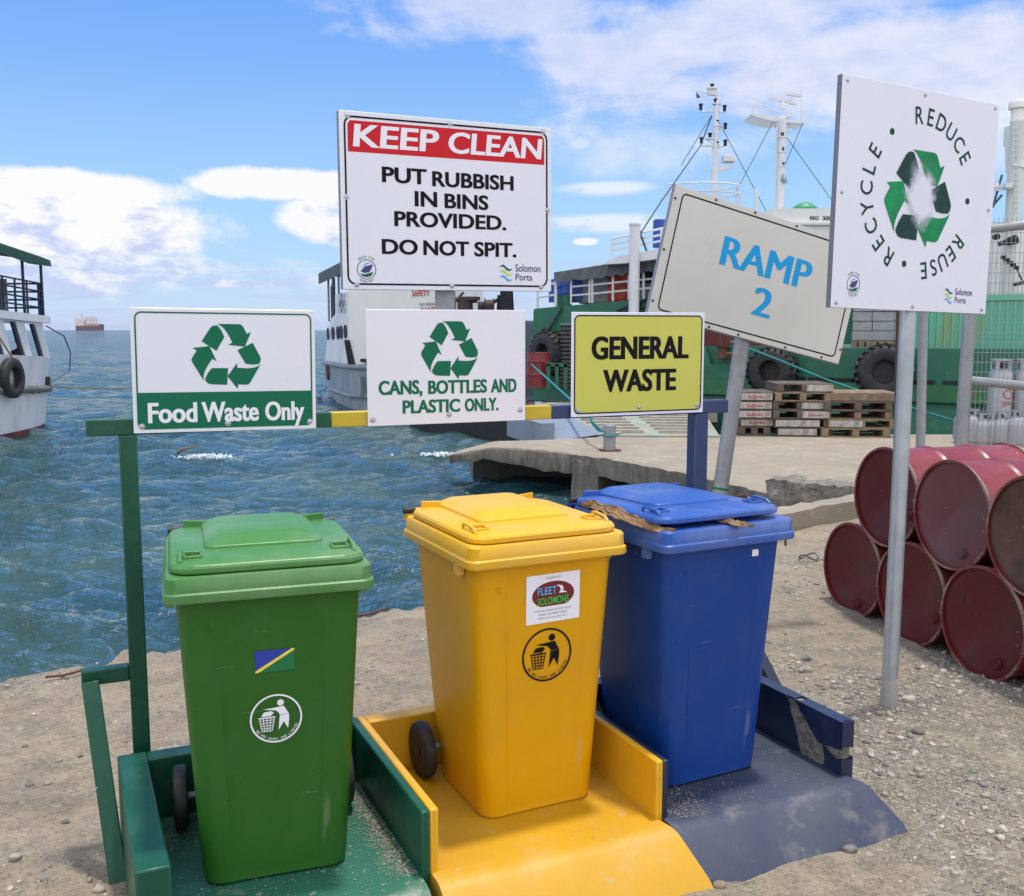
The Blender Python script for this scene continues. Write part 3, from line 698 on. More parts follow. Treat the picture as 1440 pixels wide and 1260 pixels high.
# dead palm leaves caught under the blue lid
M_leaf = mat('dead_leaf', (.20, .115, .055), .8, var=.35, vscale=25, bump=.4, bscale=60, dirt=[((.38, .26, .15), .5, .65, 30, .6)])
def leaf(label, pts, w, th=.0025, seed=1, tilt=.9):
    r = random.Random(seed); b = MB(); rings = []; P_ = [Vector(p) for p in pts]; pts = []
    for i in range(len(P_) - 1): pts += [P_[i].lerp(P_[i + 1], k / 3) + Vector((r.uniform(-1, 1), r.uniform(-1, 1), r.uniform(-1, 1))) * .005 for k in range(3)]
    pts.append(P_[-1]); n = len(pts)
    for i, p in enumerate(pts):
        p = Vector(p); t = i / (n - 1); ww = w * (.25 + .75 * sin(pi * min(1, .12 + t * .9)) ** .7); q = Vector(pts[min(i + 1, n - 1)]) - Vector(pts[max(i - 1, 0)]); q.normalize()
        sd_ = q.cross(Vector((0, 0, 1))).normalized(); ring = []
        sd_ = (sd_ * cos(tilt) - Vector((0, 0, 1)) * sin(tilt) * (1 if sd_.dot(p - bl(0, .2, .95)) > 0 else -1)).normalized(); nr_ = sd_.cross(q)
        for k in range(9):
            a = (k / 8 - .5) * r.uniform(.8, 1.25); ring.append(p + sd_ * a * ww + nr_ * (.010 * fbm(k * .7, i * .35, seed, 3) + .002 * r.uniform(-1, 1)))
        ring += [v - Vector((0, 0, th)) for v in ring[::-1]]; rings.append(ring)
    b.loft(rings); o = b.build('dead_leaf', M_leaf, None, 0); tag(o, label, 'dead leaf', 'dead leaves caught in the blue bin'); return o
Bm = blue.matrix_basis
def bl(x, y, z): return Bm @ Vector((x, y, z))
leaf('long brown dead leaf hanging out along the left side of the blue bin lid', [bl(-.33, .36, .975), bl(-.318, .30, .972), bl(-.31, .22, .966), bl(-.305, .13, .955), bl(-.298, .04, .948), bl(-.27, -.03, .942), bl(-.24, -.07, .94)], .042, seed=4, tilt=.5)
leaf('small curled leaf sticking out at the front of the blue bin lid', [bl(-.02, -.02, .952), bl(-.005, -.07, .950), bl(.02, -.095, .942), bl(.06, -.11, .934)], .034, seed=8, tilt=.4)
leaf('orange brown dry leaf at the right side of the blue bin lid', [bl(.23, .30, .95), bl(.29, .28, .955), bl(.335, .25, .958), bl(.36, .20, .945)], .045, seed=12, tilt=.3)
leaf('withered leaf tip hanging below the right rim of the blue bin', [bl(.27, .02, .90), bl(.297, .0, .885), bl(.30, -.01, .855), bl(.302, -.005, .82)], .03, seed=15)
# ------------------------------------------------------------------ signs
def rec_pieces(which):
    """three-arrow recycling mark, unit = half width; which: 0 plain folds, 1 arrow bands"""
    fold = [(-.70, .43), (-.46, .80), (-.40, .86), (-.31, .885), (-.24, .87), (-.14, .72), (-.07, .55), (-.30, .16)]
    arrow = [(-.27, .925), (.36, .925), (.42, .90), (.46, .85), (.56, .65), (.68, .70), (.50, .28), (.03, .33), (.15, .40), (.02, .66), (-.08, .80), (-.17, .88)]
    base_ = fold if which == 0 else arrow
    out = []
    for k in range(3):
        a = -2 * pi * k / 3; out.append([(x * cos(a) - (y) * sin(a), x * sin(a) + (y) * cos(a)) for x, y in base_])
    return out
def recycle(d, cx, cy, r, m_fold, m_arrow, layer=1, sy=1.0):
    for q in rec_pieces(0): d.P([(cx + x * r, cy + y * r * sy) for x, y in q], m_fold, layer)
    for q in rec_pieces(1): d.P([(cx + x * r, cy + y * r * sy) for x, y in q], m_arrow, layer)
def ports_logo(d, x, y, s, layer=1):
    """three waves and the two-line name; x, y = left bottom, s = height"""
    for k, m in enumerate((M_lblue, M_lime, M_signgreen)):
        up = []; dn = []
        for i in range(13):
            t = i / 12; yy = y + s * (.03 + .32 * k) + s * .11 * sin(2 * pi * t + .3) + s * .10 * (1 - t) ; up.append((x + s * .85 * t, yy + s * .17 * (sin(pi * t) * .8 + .2))); dn.append((x + s * .85 * t, yy))
        d.P(up + dn[::-1], m, layer)
    d.text('Solomon', x + s * 1.95, y + s * .56, s * 1.75, s * .46, M_navyink, layer, .008); d.text('Ports', x + s * 1.66, y + s * .02, s * 1.15, s * .42, M_navyink, layer, .008)
def star_logo(d, cx, cy, r, layer=1):
    d.ring(cx, cy, r * .93, r, M_navyink, layer, 40)
    d.P([(cx - .62 * r, cy - .18 * r), (cx - .2 * r, cy + .28 * r), (cx + .66 * r, cy + .52 * r), (cx + .52 * r, cy + .1 * r), (cx + .28 * r, cy - .25 * r), (cx - .2 * r, cy - .36 * r)], M_navyink, layer)
    d.P([(cx - .55 * r, cy + .1 * r), (cx - .1 * r, cy + .45 * r), (cx + .5 * r, cy + .72 * r), (cx - .1 * r, cy + .62 * r)], M_lblue, layer)
    d.P([(cx - .66 * r, cy - .40 * r), (cx - .2 * r, cy - .50 * r), (cx + .25 * r, cy - .35 * r), (cx + .72 * r, cy - .25 * r), (cx + .45 * r, cy - .66 * r), (cx, cy - .78 * r), (cx - .45 * r, cy - .68 * r)], M_signgreen, layer)
    d.arc_text('GREEN STAR', cx, cy, r * 1.14, 128, 52, r * .24, M_signgreen, layer, .0, .8)
    d.arc_text('SOLOMON PORTS', cx, cy, r * 1.30, 236, 304, r * .18, M_navyink, layer, .0, .8, inward=True)
def board(name, label, p0, azim, UL, UR, LL, LR, m, t=.004, plane=None, edge=None, group='signs above the bins'):
    """flat sign from its four photo corners on the vertical plane (p0, azim); returns thing, matrix, width, height"""
    ul, ur, ll, lr = [onpl(u, v, p0, azim) for u, v in (UL, UR, LL, LR)]
    x = ((lr - ll) + (ur - ul)); y = (ul - ll) + (ur - lr); w = x.length / 2; h = y.length / 2; x.normalize(); y = (y - x * y.dot(x)).normalized(); n = x.cross(y)
    c = (ul + ur + ll + lr) / 4; o = c - x * w / 2 - y * h / 2
    M = Matrix(((x.x, y.x, n.x, o.x), (x.y, y.y, n.y, o.y), (x.z, y.z, n.z, o.z), (0, 0, 0, 1)))
    t_ = thing(name, label, 'sign', tuple(o + x * w / 2), 0, group)
    b = MB(); b.bb(0, w, 0, h, -t, 0); b.xf(M)
    b.build('board', m, t_, 0, .0012, 1, world=True)
    return t_, M, w, h
def lift(M): return M @ Matrix.Translation((0, 0, .0006))
def screws(t, M, pts, r=.006, m=None):
    for x, y in pts:
        b = MB(); b.lathe((0, 0, 0), [(r * 1.7, 0), (r * 1.7, .0012), (r, .0014), (r * .95, .004), (r * .5, .006), (0, .0062)], (0, 0, 1), 12); b.xf(M @ Matrix.Translation((x, y, .0005))); b.build('screw', m or M_bolt, t, 40, world=True)
RF = RA + RN * .012
# food waste
t, M, w, h = board('food_waste_sign', 'white and green sign reading Food Waste Only on the green end of the frame', RF, AZR, (183.5, 433), (442.5, 436), (187, 609), (444.5, 603), M_plain)
d = Decal(); g0 = .012; d.rrect_line(g0, w - g0, g0, h - g0, .022, .005, M_signgreen, 1)
d.P([(g0 + .003, .03), (.02, g0 + .004), (.03, g0 + .001), (w - .03, g0 + .001), (w - .02, g0 + .004), (w - g0 - .003, .03), (w - g0 - .003, h * .325), (g0 + .003, h * .325)], M_signgreen, 0)
d.text('Food', w * .205, h * .078, w * .26, h * .165, M_white, 2, .018, fat=.045); d.text('Waste', w * .515, h * .078, w * .315, h * .165, M_white, 2, .018, fat=.045); d.text('Only', w * .82, h * .028, w * .225, h * .21, M_white, 2, .018, fat=.035)
recycle(d, w * .505, h * .615, h * .285, M_signgreen, M_signgreen)
d.put('print', lift(M), t); screws(t, M, [(.025, .022), (w / 2, .026), (w - .022, .025)])
# cans
t, M, w, h = board('recycling_sign', 'borderless white sign for cans and bottles on the yellow middle of the frame', RF, AZR, (515, 434.5), (738.5, 436.5), (517, 600), (739, 590.5), M_plain)
d = Decal(); recycle(d, w * .512, h * .645, h * .275, M_signgreen, M_signgreen)
d.text('CANS,', w * .20, h * .245, w * .268, h * .145, M_signgreen, 1, .020, fat=.045); d.text('BOTTLES', w * .557, h * .262, w * .375, h * .122, M_signgreen, 1, .020, fat=.052); d.text('AND', w * .855, h * .262, w * .17, h * .122, M_signgreen, 1, .020, fat=.052)
d.text('PLASTIC', w * .39, h * .098, w * .36, h * .118, M_signgreen, 1, .020, fat=.052); d.text('ONLY.', w * .71, h * .098, w * .22, h * .118, M_signgreen, 1, .020, fat=.052)
d.put('print', lift(M), t); screws(t, M, [(.018, .022), (w / 2, .032), (w - .022, .04)])
# general
t, M, w, h = board('general_waste_sign', 'yellow sign reading GENERAL WASTE on the blue end of the frame', RF, AZR, (803, 438), (990.5, 440.5), (804, 587.5), (989, 579), M_plain)
d = Decal(); g0 = .011; d.rrect_line(g0, w - g0, g0, h - g0, .022, .005, M_black, 2)
d.P([(w / 2 + sx * (w / 2 - g0 - .0025 - k), h / 2 + sy * (h / 2 - g0 - .0025 - j)) for sx, sy, k, j in ((-1, -1, .0, .018), (-1, -1, .018, 0), (1, -1, .018, 0), (1, -1, 0, .018), (1, 1, 0, .018), (1, 1, .018, 0), (-1, 1, .018, 0), (-1, 1, 0, .018))], M_signyel, 0)
d.text('GENERAL', w * .51, h * .545, w * .735, h * .225, M_black, 1, .022, fat=.06); d.text('WASTE', w * .505, h * .23, w * .555, h * .22, M_black, 1, .022, fat=.06)
d.put('print', lift(M), t); screws(t, M, [(.03, .024), (w / 2, .03), (w - .03, .03)])

# keep clean board on its own square post behind the frame
kp = ony(476, 280, 3.62); kaz = atan2(.37, .80)
t, M, w, h = board('keep_clean_sign', 'large white sign with a red band reading KEEP CLEAN on a grey post', kp, kaz, (478, 154), (773.5, 180.5), (481, 407), (776.5, 409.5), M_plain, .003)
d = Decal(); g0 = .016; d.rrect_line(g0, w - g0, g0, h - g0, .032, .0065, M_black, 1)
d.P([(.030, h * .775), (w - .030, h * .775), (w - .030, h - .045), (w - .040, h - .032), (.040, h - .032), (.030, h - .045)], M_signred, 0)
d.text('KEEP', w * .25, h * .805, w * .385, h * .125, M_white, 1, .016, fat=.05, shear=.09); d.text('CLEAN', w * .717, h * .805, w * .46, h * .125, M_white, 1, .016, fat=.05, shear=.09)
for s_, cx, y, wd, hh in (('PUT', .285, .614, .205, .089), ('RUBBISH', .610, .607, .395, .089), ('IN', .382, .487, .105, .088), ('BINS', .575, .483, .212, .088), ('PROVIDED.', .502, .367, .535, .088), ('DO', .258, .205, .165, .088), ('NOT', .475, .205, .218, .088), ('SPIT.', .715, .205, .21, .088)):
    d.text(s_, w * cx, h * y, w * wd, h * hh, M_black, 1, .020, fat=.042)
star_logo(d, w * .105, h * .115, .036); ports_logo(d, w * .735, h * .063, .062)
d.put('print', lift(M), t); screws(t, M, [(.03, h - .016), (w * .5, h - .016), (w - .035, h - .016), (.02, h * .52), (w - .016, h * .5), (.05, .016), (w * .5, .016), (w - .045, .016)], .006)
b = MB(); b.bb(.0, w, .0, .03, -.034, -.0035); b.bb(0, w, h - .03, h, -.034, -.0035); b.bb(0, .03, .031, h - .031, -.034, -.0035); b.bb(w - .03, w, .031, h - .031, -.034, -.0035); b.xf(M); b.build('back_frame', M_edge, t, 0, .001, 1, world=True)
pc = M @ Vector((w * .5, 0, -.072)); MB().bb(pc.x - .037, pc.x + .037, pc.y - .037, pc.y + .037, 1.24, pc.z + h * .9).build('post', M_galvd, t, 30, .004, world=True)

# ramp sign, leaning
rp = ony(943, 300, 5.62); raz = atan2(.42, 1.15)
t, M, w, h = board('ramp_sign', 'cream sign reading RAMP 2 leaning on a crooked grey pole', rp, raz, (943.5, 258.5), (1211, 344), (918.5, 440.5), (1185.5, 514), M_signgrey, .004)
d = Decal(); g0 = .03; d.rrect_line(g0 + .02, w - g0 - .01, g0, h - g0, .03, .008, M_black, 1)
hl = h
d.text('RAMP', w * .515, h * .515, w * .47, h * .225, M_cyan, 1, .0, fat=.10); d.text('2', w * .535, h * .205, w * .10, h * .225, M_cyan, 1, .0, fat=.10)
d.put('print', lift(M), t); screws(t, M, [(.012, h * k) for k in (.1, .5, .9)] + [(w - .012, h * k) for k in (.12, .5, .9)] + [(w * k, .012) for k in (.15, .3, .45, .7, .9)] + [(w * k, h - .012) for k in (.2, .4, .62, .85)], .0045, M_rust)
b = MB(); b.bb(-.003, w + .003, -.003, .03, -.034, -.0045); b.bb(-.003, w + .003, h - .03, h + .003, -.034, -.0045); b.bb(-.003, .03, .031, h - .031, -.034, -.0045); b.bb(w - .03, w + .003, .031, h - .031, -.034, -.0045); b.xf(M); b.build('back_frame', M_edge, t, 0, .001, 1, world=True)
a = onpl(1055, 400, rp + Vector((.05, .09, 0)), raz); a2 = onpl(1013, 690, rp + Vector((.05, .09, 0)), raz); dirn = (a2 - a).normalized(); ft = a + dirn * ((G - .2 - a.z) / dirn.z)
MB().cyl(a - dirn * .3, ft, .045, n=20).build('pole', M_galvd, t, 40, world=True)
jb = a2 + dirn * -.02; MB().cyl(jb, jb + dirn * .012, .0475, n=20).build('pole_band', M_signgreen, t, 40, world=True)

# reduce reuse recycle
def mist_mat():
    m = bpy.data.materials.new('print_mist'); m.use_nodes = True; N, L = m.node_tree.nodes, m.node_tree.links; b = N['Principled BSDF']; b.inputs['Base Color'].default_value = (.70, .71, .80, 1); b.inputs['Roughness'].default_value = .45
    t = N.new('ShaderNodeTexCoord'); mp = N.new('ShaderNodeMapping'); mp.vector_type = 'POINT'; L.new(t.outputs['Generated'], mp.inputs[0]); mp.inputs[1].default_value = (-.5, -.5, -.5)
    ln = N.new('ShaderNodeVectorMath'); ln.operation = 'LENGTH'; L.new(mp.outputs[0], ln.inputs[0]); nz = N.new('ShaderNodeTexNoise'); L.new(t.outputs['Object'], nz.inputs['Vector']); nz.inputs['Scale'].default_value = 14; nz.inputs['Detail'].default_value = 4
    ad = N.new('ShaderNodeMath'); ad.operation = 'MULTIPLY_ADD'; L.new(nz.outputs[0], ad.inputs[0]); ad.inputs[1].default_value = .55; L.new(ln.outputs['Value'], ad.inputs[2])
    mr = N.new('ShaderNodeMapRange'); mr.interpolation_type = 'SMOOTHSTEP'; L.new(ad.outputs[0], mr.inputs[0]); mr.inputs[1].default_value = .78; mr.inputs[2].default_value = .48; mr.inputs[3].default_value = 0; mr.inputs[4].default_value = 1
    L.new(mr.outputs[0], b.inputs['Alpha']); return m
cp = ony(1181, 300, 4.32); caz = atan2(.50, .913)
t, M, w, h = board('recycle_sign', 'tall white sign with REDUCE REUSE RECYCLE in a ring on a round pole', cp, caz, (1180.5, 102), (1401, 147), (1173, 432.5), (1390.5, 441.5), M_plain, .003)
d = Decal(); cx, cy = w * .505, h * .535; R_ = .335 * h
d.arc_text('REDUCE', cx, cy, R_ * .93, 96, 33, .076, M_dkgreen, 1, .008, .86)
d.arc_text('REUSE', cx, cy, R_ * .93, -36, -81, .076, M_dkgreen, 1, .008, .86)
d.arc_text('RECYCLE', cx, cy, R_ * .93, 237, 152, .076, M_dkgreen, 1, .008, .86)
for a in (129, -1, 256): d.disc(cx + R_ * .99 * cos(radians(a)), cy + R_ * .99 * sin(radians(a)), .0145, M_dkgreen, 1)
sc_ = .195 * h / .2
recycle(d, cx - .005, cy - .02, .232 * h, M_dkgreen, M_brgreen, 3, 1.0)
dm = Decal(); dm.disc(cx + .0, cy - .005, .165, mist_mat(), 6, 48)
star_logo(d, w * .125, h * .105, .040); ports_logo(d, w * .705, h * .045, .068)
d.put('print', lift(M), t); dm.put('mist_print', lift(M), t); screws(t, M, [(.03, h - .025), (w * .5, h - .022), (w - .03, h - .02), (.03, h * .5), (w - .03, h * .5), (.03, .02), (w * .5, .018), (w - .03, .02)], .0055)
b = MB(); b.bb(0, w, 0, .04, -.030, -.0035); b.bb(0, w, h - .04, h, -.030, -.0035); b.bb(0, .04, .041, h - .041, -.030, -.0035); b.bb(w - .04, w, .041, h - .041, -.030, -.0035); b.xf(M); b.build('back_frame', mat('dull_aluminium_edge', (.17, .185, .22), .5, .4, var=.08), t, 0, .001, 1, world=True)
pf = onz(1250, 985, G); mid_ = M @ Vector((w * .48, 0, -.070)); pt = onpl(1277, 441, mid_, 0); dirn = (pt - pf).normalized()
MB().cyl(pf - dirn * .15, pt + dirn * .8, .036, n=24).build('pole', M_galv, t, 40, world=True)
MB().lathe(tuple(pf - Vector((0, 0, .04))), [(.043, 0), (.041, .06), (.0395, .10), (.038, .145), (.0365, .15)], tuple(dirn), 20).build('concrete_footing', mat('pale_mortar', (.33, .31, .28), .9, var=.12, vscale=9, bump=.3), t, 60, world=True)

# ------------------------------------------------------------------ oil drums
M_drum = mat('faded_red_drum', (.20, .016, .020), .42, var=.2, vscale=4, bump=.12, bscale=14, coat=.1, dirt=[((.34, .10, .10), .48, .75, 2.5, .4), ((.10, .03, .022), .56, .66, 8, .6), ((.45, .36, .33), .66, .69, 30, .7)])
M_drumend = mat('dark_red_drum_end', (.082, .0055, .009), .5, spec=.3, var=.2, vscale=4, bump=.06, bscale=18, dirt=[((.070, .022, .022), .45, .65, 3, .6), ((.04, .015, .012), .56, .66, 6, .6), ((.42, .33, .3), .67, .695, 26, .6)])
M_drumbrn = mat('brown_drum_end', (.085, .035, .022), .55, var=.25, vscale=5, bump=.12, bscale=20, dirt=[((.035, .016, .012), .48, .62, 4, .8), ((.36, .30, .25), .65, .68, 22, .8)])
M_chime = mat('worn_drum_rim', (.13, .022, .022), .55, var=.3, vscale=6, dirt=[((.26, .20, .17), .42, .60, 5, .8), ((.07, .03, .02), .55, .65, 9, .7)])
M_ylabel = mat('drum_yellow_label', (.62, .42, .03), .5)
DA = radians(90 - 73.5); ax = Vector((cos(DA), sin(DA), 0)); rw = Vector((sin(DA), -cos(DA), 0))
def drum(label, c, roll=0.0, endm=M_drumend, sticker=False, axis=ax, grp='red steel drums stacked on their sides', Lg=.88, r=.2925):
    t = thing('oil_drum', label, 'oil drum', tuple(c), 0, grp); c = Vector(c); ax_ = Vector(axis)
    prof = [(r - .012, .012)]
    prof = [(r - .006, 0), (r + .004, .0), (r + .006, .006), (r + .004, .013), (r - .006, .016)]
    for z in (.29, .59):
        prof += [(r - .006, z - .03), (r - .004, z - .016), (r + .004, z - .006), (r + .004, z + .006), (r - .004, z + .016), (r - .006, z + .03)]
    prof += [(r - .006, Lg - .016), (r + .004, Lg - .013), (r + .006, Lg - .006), (r + .004, Lg), (r - .006, Lg)]
    b = MB(); b.lathe((0, 0, 0), prof, tuple(ax_), 56); 
    b.f = [f for f in b.f if len(f) <= 4]
    b.build('shell', M_drum, t, 40)
    for z_ in (.0, Lg):
        cb = MB(); cb.lathe(tuple(ax_ * z_), [(r - .008, -.0015), (r + .0055, -.0015), (r + .0085, .006 if z_ == 0 else -.006), (r + .0055, .0145 if z_ == 0 else -.0145), (r - .0055, .0165 if z_ == 0 else -.0165)] if z_ == 0 else [(r - .0055, -.0165), (r + .0055, -.0145), (r + .0085, -.006), (r + .0055, .0015), (r - .008, .0015)], tuple(ax_), 56); cb.f = [f for f in cb.f if len(f) <= 4]; cb.build('rim', M_chime, t, 40)
    for prof_ in ([(0, .018), (r * .80, .018), (r * .82, .0145), (r - .0065, .0145)], [(r - .0065, Lg - .0145), (0, Lg - .0145)]):
        e = MB(); e.lathe((0, 0, 0), prof_, tuple(ax_), 48); e.f = [f for f in e.f if len(f) <= 4]; e.build('drum_end', endm, t, 40)
    up = Vector((0, 0, 1)); sd_ = ax_.cross(up)
    p = (up * cos(roll) + sd_ * sin(roll)) * r * .72; bg_ = MB(); bg_.lathe(tuple(p), [(.034, .017), (.034, .011), (.028, .009), (.026, .004), (0, .004)], tuple(ax_), 16); bg_.build('bung', M_drumend if endm is M_drumend else M_drumbrn, t, 40)
    if sticker:
        s = MB(); q = sd_ * (-.03) + up * .07
        s.plate([q - ax_ * -.0165 + sd_ * x + up * y for x, y in ((-.03, -.075), (.03, -.075), (.03, .075), (-.03, .075))], ax_ * -.002); s.build('sticker', M_ylabel, t, 0)
    return t
z0 = G - .055 + .2925
c_br = ony(1386, 876, 5.0); base_c = Vector((c_br.x, c_br.y, c_br.z))
DZ = base_c.z
D_ = .592
def dpos(i, row): return base_c - rw * D_ * i + (Vector((0, 0, 0)) if row == 0 else (rw * D_ / 2 + Vector((0, 0, D_ * .866)))) + ax * (.03 * ((i * 7 + row * 3) % 3 - 1))
drum('dark red drum end at the front right of the bottom row', dpos(0, 0), 2.6)
drum('bottom row drum partly behind the round sign pole', dpos(1, 0), 2.0)
drum('leftmost drum of the bottom row with a dull maroon end', dpos(2, 0), 2.9)
drum('top row drum with a brown stained end and a yellow sticker', dpos(0, 1), .25, M_drumbrn, True)
drum('middle drum of the top row with a scuffed plum end', dpos(1, 1), 2.75, mat('plum_drum_end', (.12, .030, .036), .5, var=.2, vscale=4, bump=.06, bscale=18, dirt=[((.085, .05, .05), .45, .65, 3, .7), ((.4, .33, .3), .66, .69, 26, .7)]))
drum('leftmost drum of the top row behind the round sign pole', dpos(2, 1), 1.9)
drum('bottom row drum at the right edge of the photo', dpos(-1, 0), 1.0)

# ------------------------------------------------------------------ quay
QZ = G + .02
qf = [onz(u, v, QZ) for u, v in ((648, 627), (700, 629), (760, 632), (810, 637), (870, 645), (960, 662), (1040, 680), (1088, 693))]
edge = [(p.x, p.y) for p in qf]; edge[0] = (edge[0][0] - .18, edge[0][1] + .02)
tip = onz(617, 631, QZ - .45)
def quay():
    b = MB(); pts = []
    dense = []
    for i in range(len(edge) - 1):
        for k in range(10):
            t = k / 10; x = edge[i][0] + (edge[i + 1][0] - edge[i][0]) * t; y = edge[i][1] + (edge[i + 1][1] - edge[i][1]) * t; dense.append((x + .02 * fbm(x * 5, y * 5, 1, 3), y + .03 * fbm(x * 4, y * 4, 6, 3)))
    dense.append(edge[-1])
    bk = [onz(u, v, QZ) for u, v in ((614, 629.5), (650, 623), (700, 620.5), (787, 618), (860, 613.5), (1016, 611.5), (1200, 611))]
    bl_ = [0.0]
    for i in range(1, len(bk)): bl_.append(bl_[-1] + (bk[i] - bk[i - 1]).length)
    back = []
    for i in range(len(dense)):
        q_ = (i / (len(dense) - 1)) * bl_[-1]; back.append((float(np.interp(q_, bl_, [p.x for p in bk])), float(np.interp(q_, bl_, [p.y for p in bk]))))
    n = len(dense); rows = []
    for r_ in range(14):
        t = (r_ / 13) ** 1.6; row = []
        for (x, y), (xb, yb) in zip(dense, back):
            X = x + (xb - x) * t; Y = y + (yb - y) * t; dip = max(0, (edge[1][0] - .1 - X)) * .22
            row.append((X, Y, QZ - dip * 1.0 - (.03 + .02 * fbm(X * 6, Y * 6, 2, 3) if r_ == 0 else 0) + .004 * fbm(X, Y, 0)))
        rows.append(row)
    low = [(x + .01 * fbm(x * 9, y * 9), y + .03 + .02 * fbm(x * 8, 3, y), z - .25 * min(1, max(.3, (x + 1.25) / 1.7)) + .015 * fbm(x * 5, y * 5, 3)) for x, y, z in rows[0]]
    low2 = [(x, y + .02, z - .03) for (x, y, z) in low]
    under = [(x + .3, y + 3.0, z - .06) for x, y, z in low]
    wall_ = [(x + .3, y + 1.3, -1.4) for x, y, z in low]; under = [(x + .3, y + 1.3, z - .05) for x, y, z in low]  # back wall added under the slab so the gap reads dark
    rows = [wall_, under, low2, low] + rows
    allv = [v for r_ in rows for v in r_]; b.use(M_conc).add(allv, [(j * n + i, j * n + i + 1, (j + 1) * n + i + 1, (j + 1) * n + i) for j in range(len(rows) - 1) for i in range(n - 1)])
    b.use(M_wetshade); b.use(M_concd); b.m = [1 if k < 2 * (n - 1) else (2 if k < 4 * (n - 1) else 0) for k in range(len(b.f))]
    return b
M_wetshade = mat('wet_concrete_shade', (.016, .018, .014), .6, var=.3, vscale=3)  # wet concrete taken near-black to paint in the shade under the quay
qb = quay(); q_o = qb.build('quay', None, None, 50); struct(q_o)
# the yard behind the kerb: concrete hardstanding
yb_ = MB(); ya, yc = edge[-1], onz(1200, 716, QZ)
yard = [(ya[0], ya[1]), (yc.x, yc.y), (4.4, 8.5), (30, 8.2), (30, 16.5), (9, 16.4), (onz(1200, 611, QZ).x, onz(1200, 611, QZ).y)]
yb_.prism(yard, QZ - .3, QZ + .001); y_o = yb_.build('yard', M_conc, None, 30); struct(y_o)
# pillar and skirt below the quay edge
def blockmesh(x, y, w, dpt, z0, z1, rz, jit, nn=7, seed=0):
    b = MB(); R = rotz(rz); import itertools
    ks = np.linspace(-.5, .5, nn)
    def face(fn):
        vs = [];
        for a in ks:
            for c_ in ks: vs.append(fn(a, c_))
        b.add(vs, [(i * nn + j, i * nn + j + 1, (i + 1) * nn + j + 1, (i + 1) * nn + j) for i in range(nn - 1) for j in range(nn - 1)])
    zc, hz = (z0 + z1) / 2, (z1 - z0)
    def P_(a, bb_, c_):
        p = Vector((a * w, bb_ * dpt, c_ * hz)); q = p + jit * Vector((fbm(p.x * 6, p.y * 6, p.z * 6 + seed), fbm(p.x * 6 + 9, p.y * 6, p.z * 6 + seed), fbm(p.x * 6, p.y * 6 + 5, p.z * 6 + seed)))
        return R @ q + Vector((x, y, zc))
    for s in (-.5, .5): face(lambda a, c_: P_(a, c_, s)); face(lambda a, c_: P_(a, s, c_)); face(lambda a, c_: P_(s, a, c_))
    return b
p = onz(833, 640, QZ); o = blockmesh(p.x + .03, p.y + .25, .46, .4, -1.3, QZ - .1, radians(-40), .03).build('quay_pillar', M_concd, None, 40); tag(o, 'stained square concrete pillar under the quay edge', 'pillar')
p = onz(680, 650, QZ - .5); o = blockmesh(p.x, p.y + .35, .45, .3, -1.3, QZ - .36, radians(-20), .03).build('quay_pillar', M_concd, None, 40); tag(o, 'low dark concrete footing under the broken quay tip', 'pillar')
# kerbs
p0, p1 = onz(1083, 704, G + .05), onz(1186, 722, G + .05); c = (p0 + p1) / 2; c = onz(1135, 706, G); kz = atan2(-1.0, 1.25)
o = blockmesh(c.x + .12, c.y + .08, .95, .34, G - .1, G + .20, radians(-34), .05, 16, 2).build('kerb_block', M_rough, None, 60); tag(o, 'rough grey broken concrete block with a gravelly top beside the quay edge', 'concrete block')
a, b_ = onz(1092, 749, G), onz(1203, 727, G); cc = (a + b_) / 2; kk = atan2(b_.y - a.y, b_.x - a.x)
o = blockmesh(cc.x + .02, cc.y + .1, (b_ - a).length + .5, .22, G - .1, G + .17, kk, .02, 12, 5).build('kerb', M_conc, None, 60); tag(o, 'pale low concrete kerb running towards the red drums', 'kerb')
# bollard with rope
p = onz(857, 634, QZ)
bo = thing('bollard', 'short grey steel bollard on a rusty plate at the quay edge', 'bollard', (p.x, p.y, QZ))
b = MB(); b.lathe((0, 0, 0), [(.088, .0), (.088, .37), (.083, .375), (.0, .375)], (0, 0, 1), 24); b.build('pipe', M_galvd, bo, 40)
MB().box((.01, 0, .008), (.30, .24, .016)).build('base_plate', M_rust, bo, 0); MB().cyl((-.16, -.02, .24), (.16, -.02, .26), .02, n=10).build('cross_bar', M_galvd, bo, 40)
M_rope = mat('teal_rope', (.02, .19, .20), .8, var=.2, vscale=40); M_ropeb = mat('tan_rope', (.22, .17, .12), .85, var=.25, vscale=40); M_wire = mat('dark_wire', (.06, .065, .08), .5)
def rope(label, pts, r, m, cat='rope', sag=0.0, name='rope'):
    q = []
    for i in range(len(pts) - 1):
        a, b = Vector(pts[i]), Vector(pts[i + 1])
        for k in range(8): t = k / 8; v = a.lerp(b, t); v.z -= sag * 4 * t * (1 - t); q.append(v)
    q.append(Vector(pts[-1])); o = MB().tube(q, r, 6).build(name, m, None, 60); tag(o, label, cat); return o
bz = Vector((p.x, p.y, QZ + .22))
rope('teal mooring rope looped round the bollard', [onpl(828, 588, Vector((0, 15.2, 0)), 0), onpl(838, 602, Vector((0, 14.7, 0)), 0), bz + Vector((-.10, -.05, .02)), bz + Vector((-.02, -.12, 0)), bz + Vector((.10, -.07, .02)), bz + Vector((.09, .09, .03)), bz + Vector((-.09, .1, .05)), onpl(832, 592, Vector((0, 15.0, 0)), 0)], .016, M_rope)
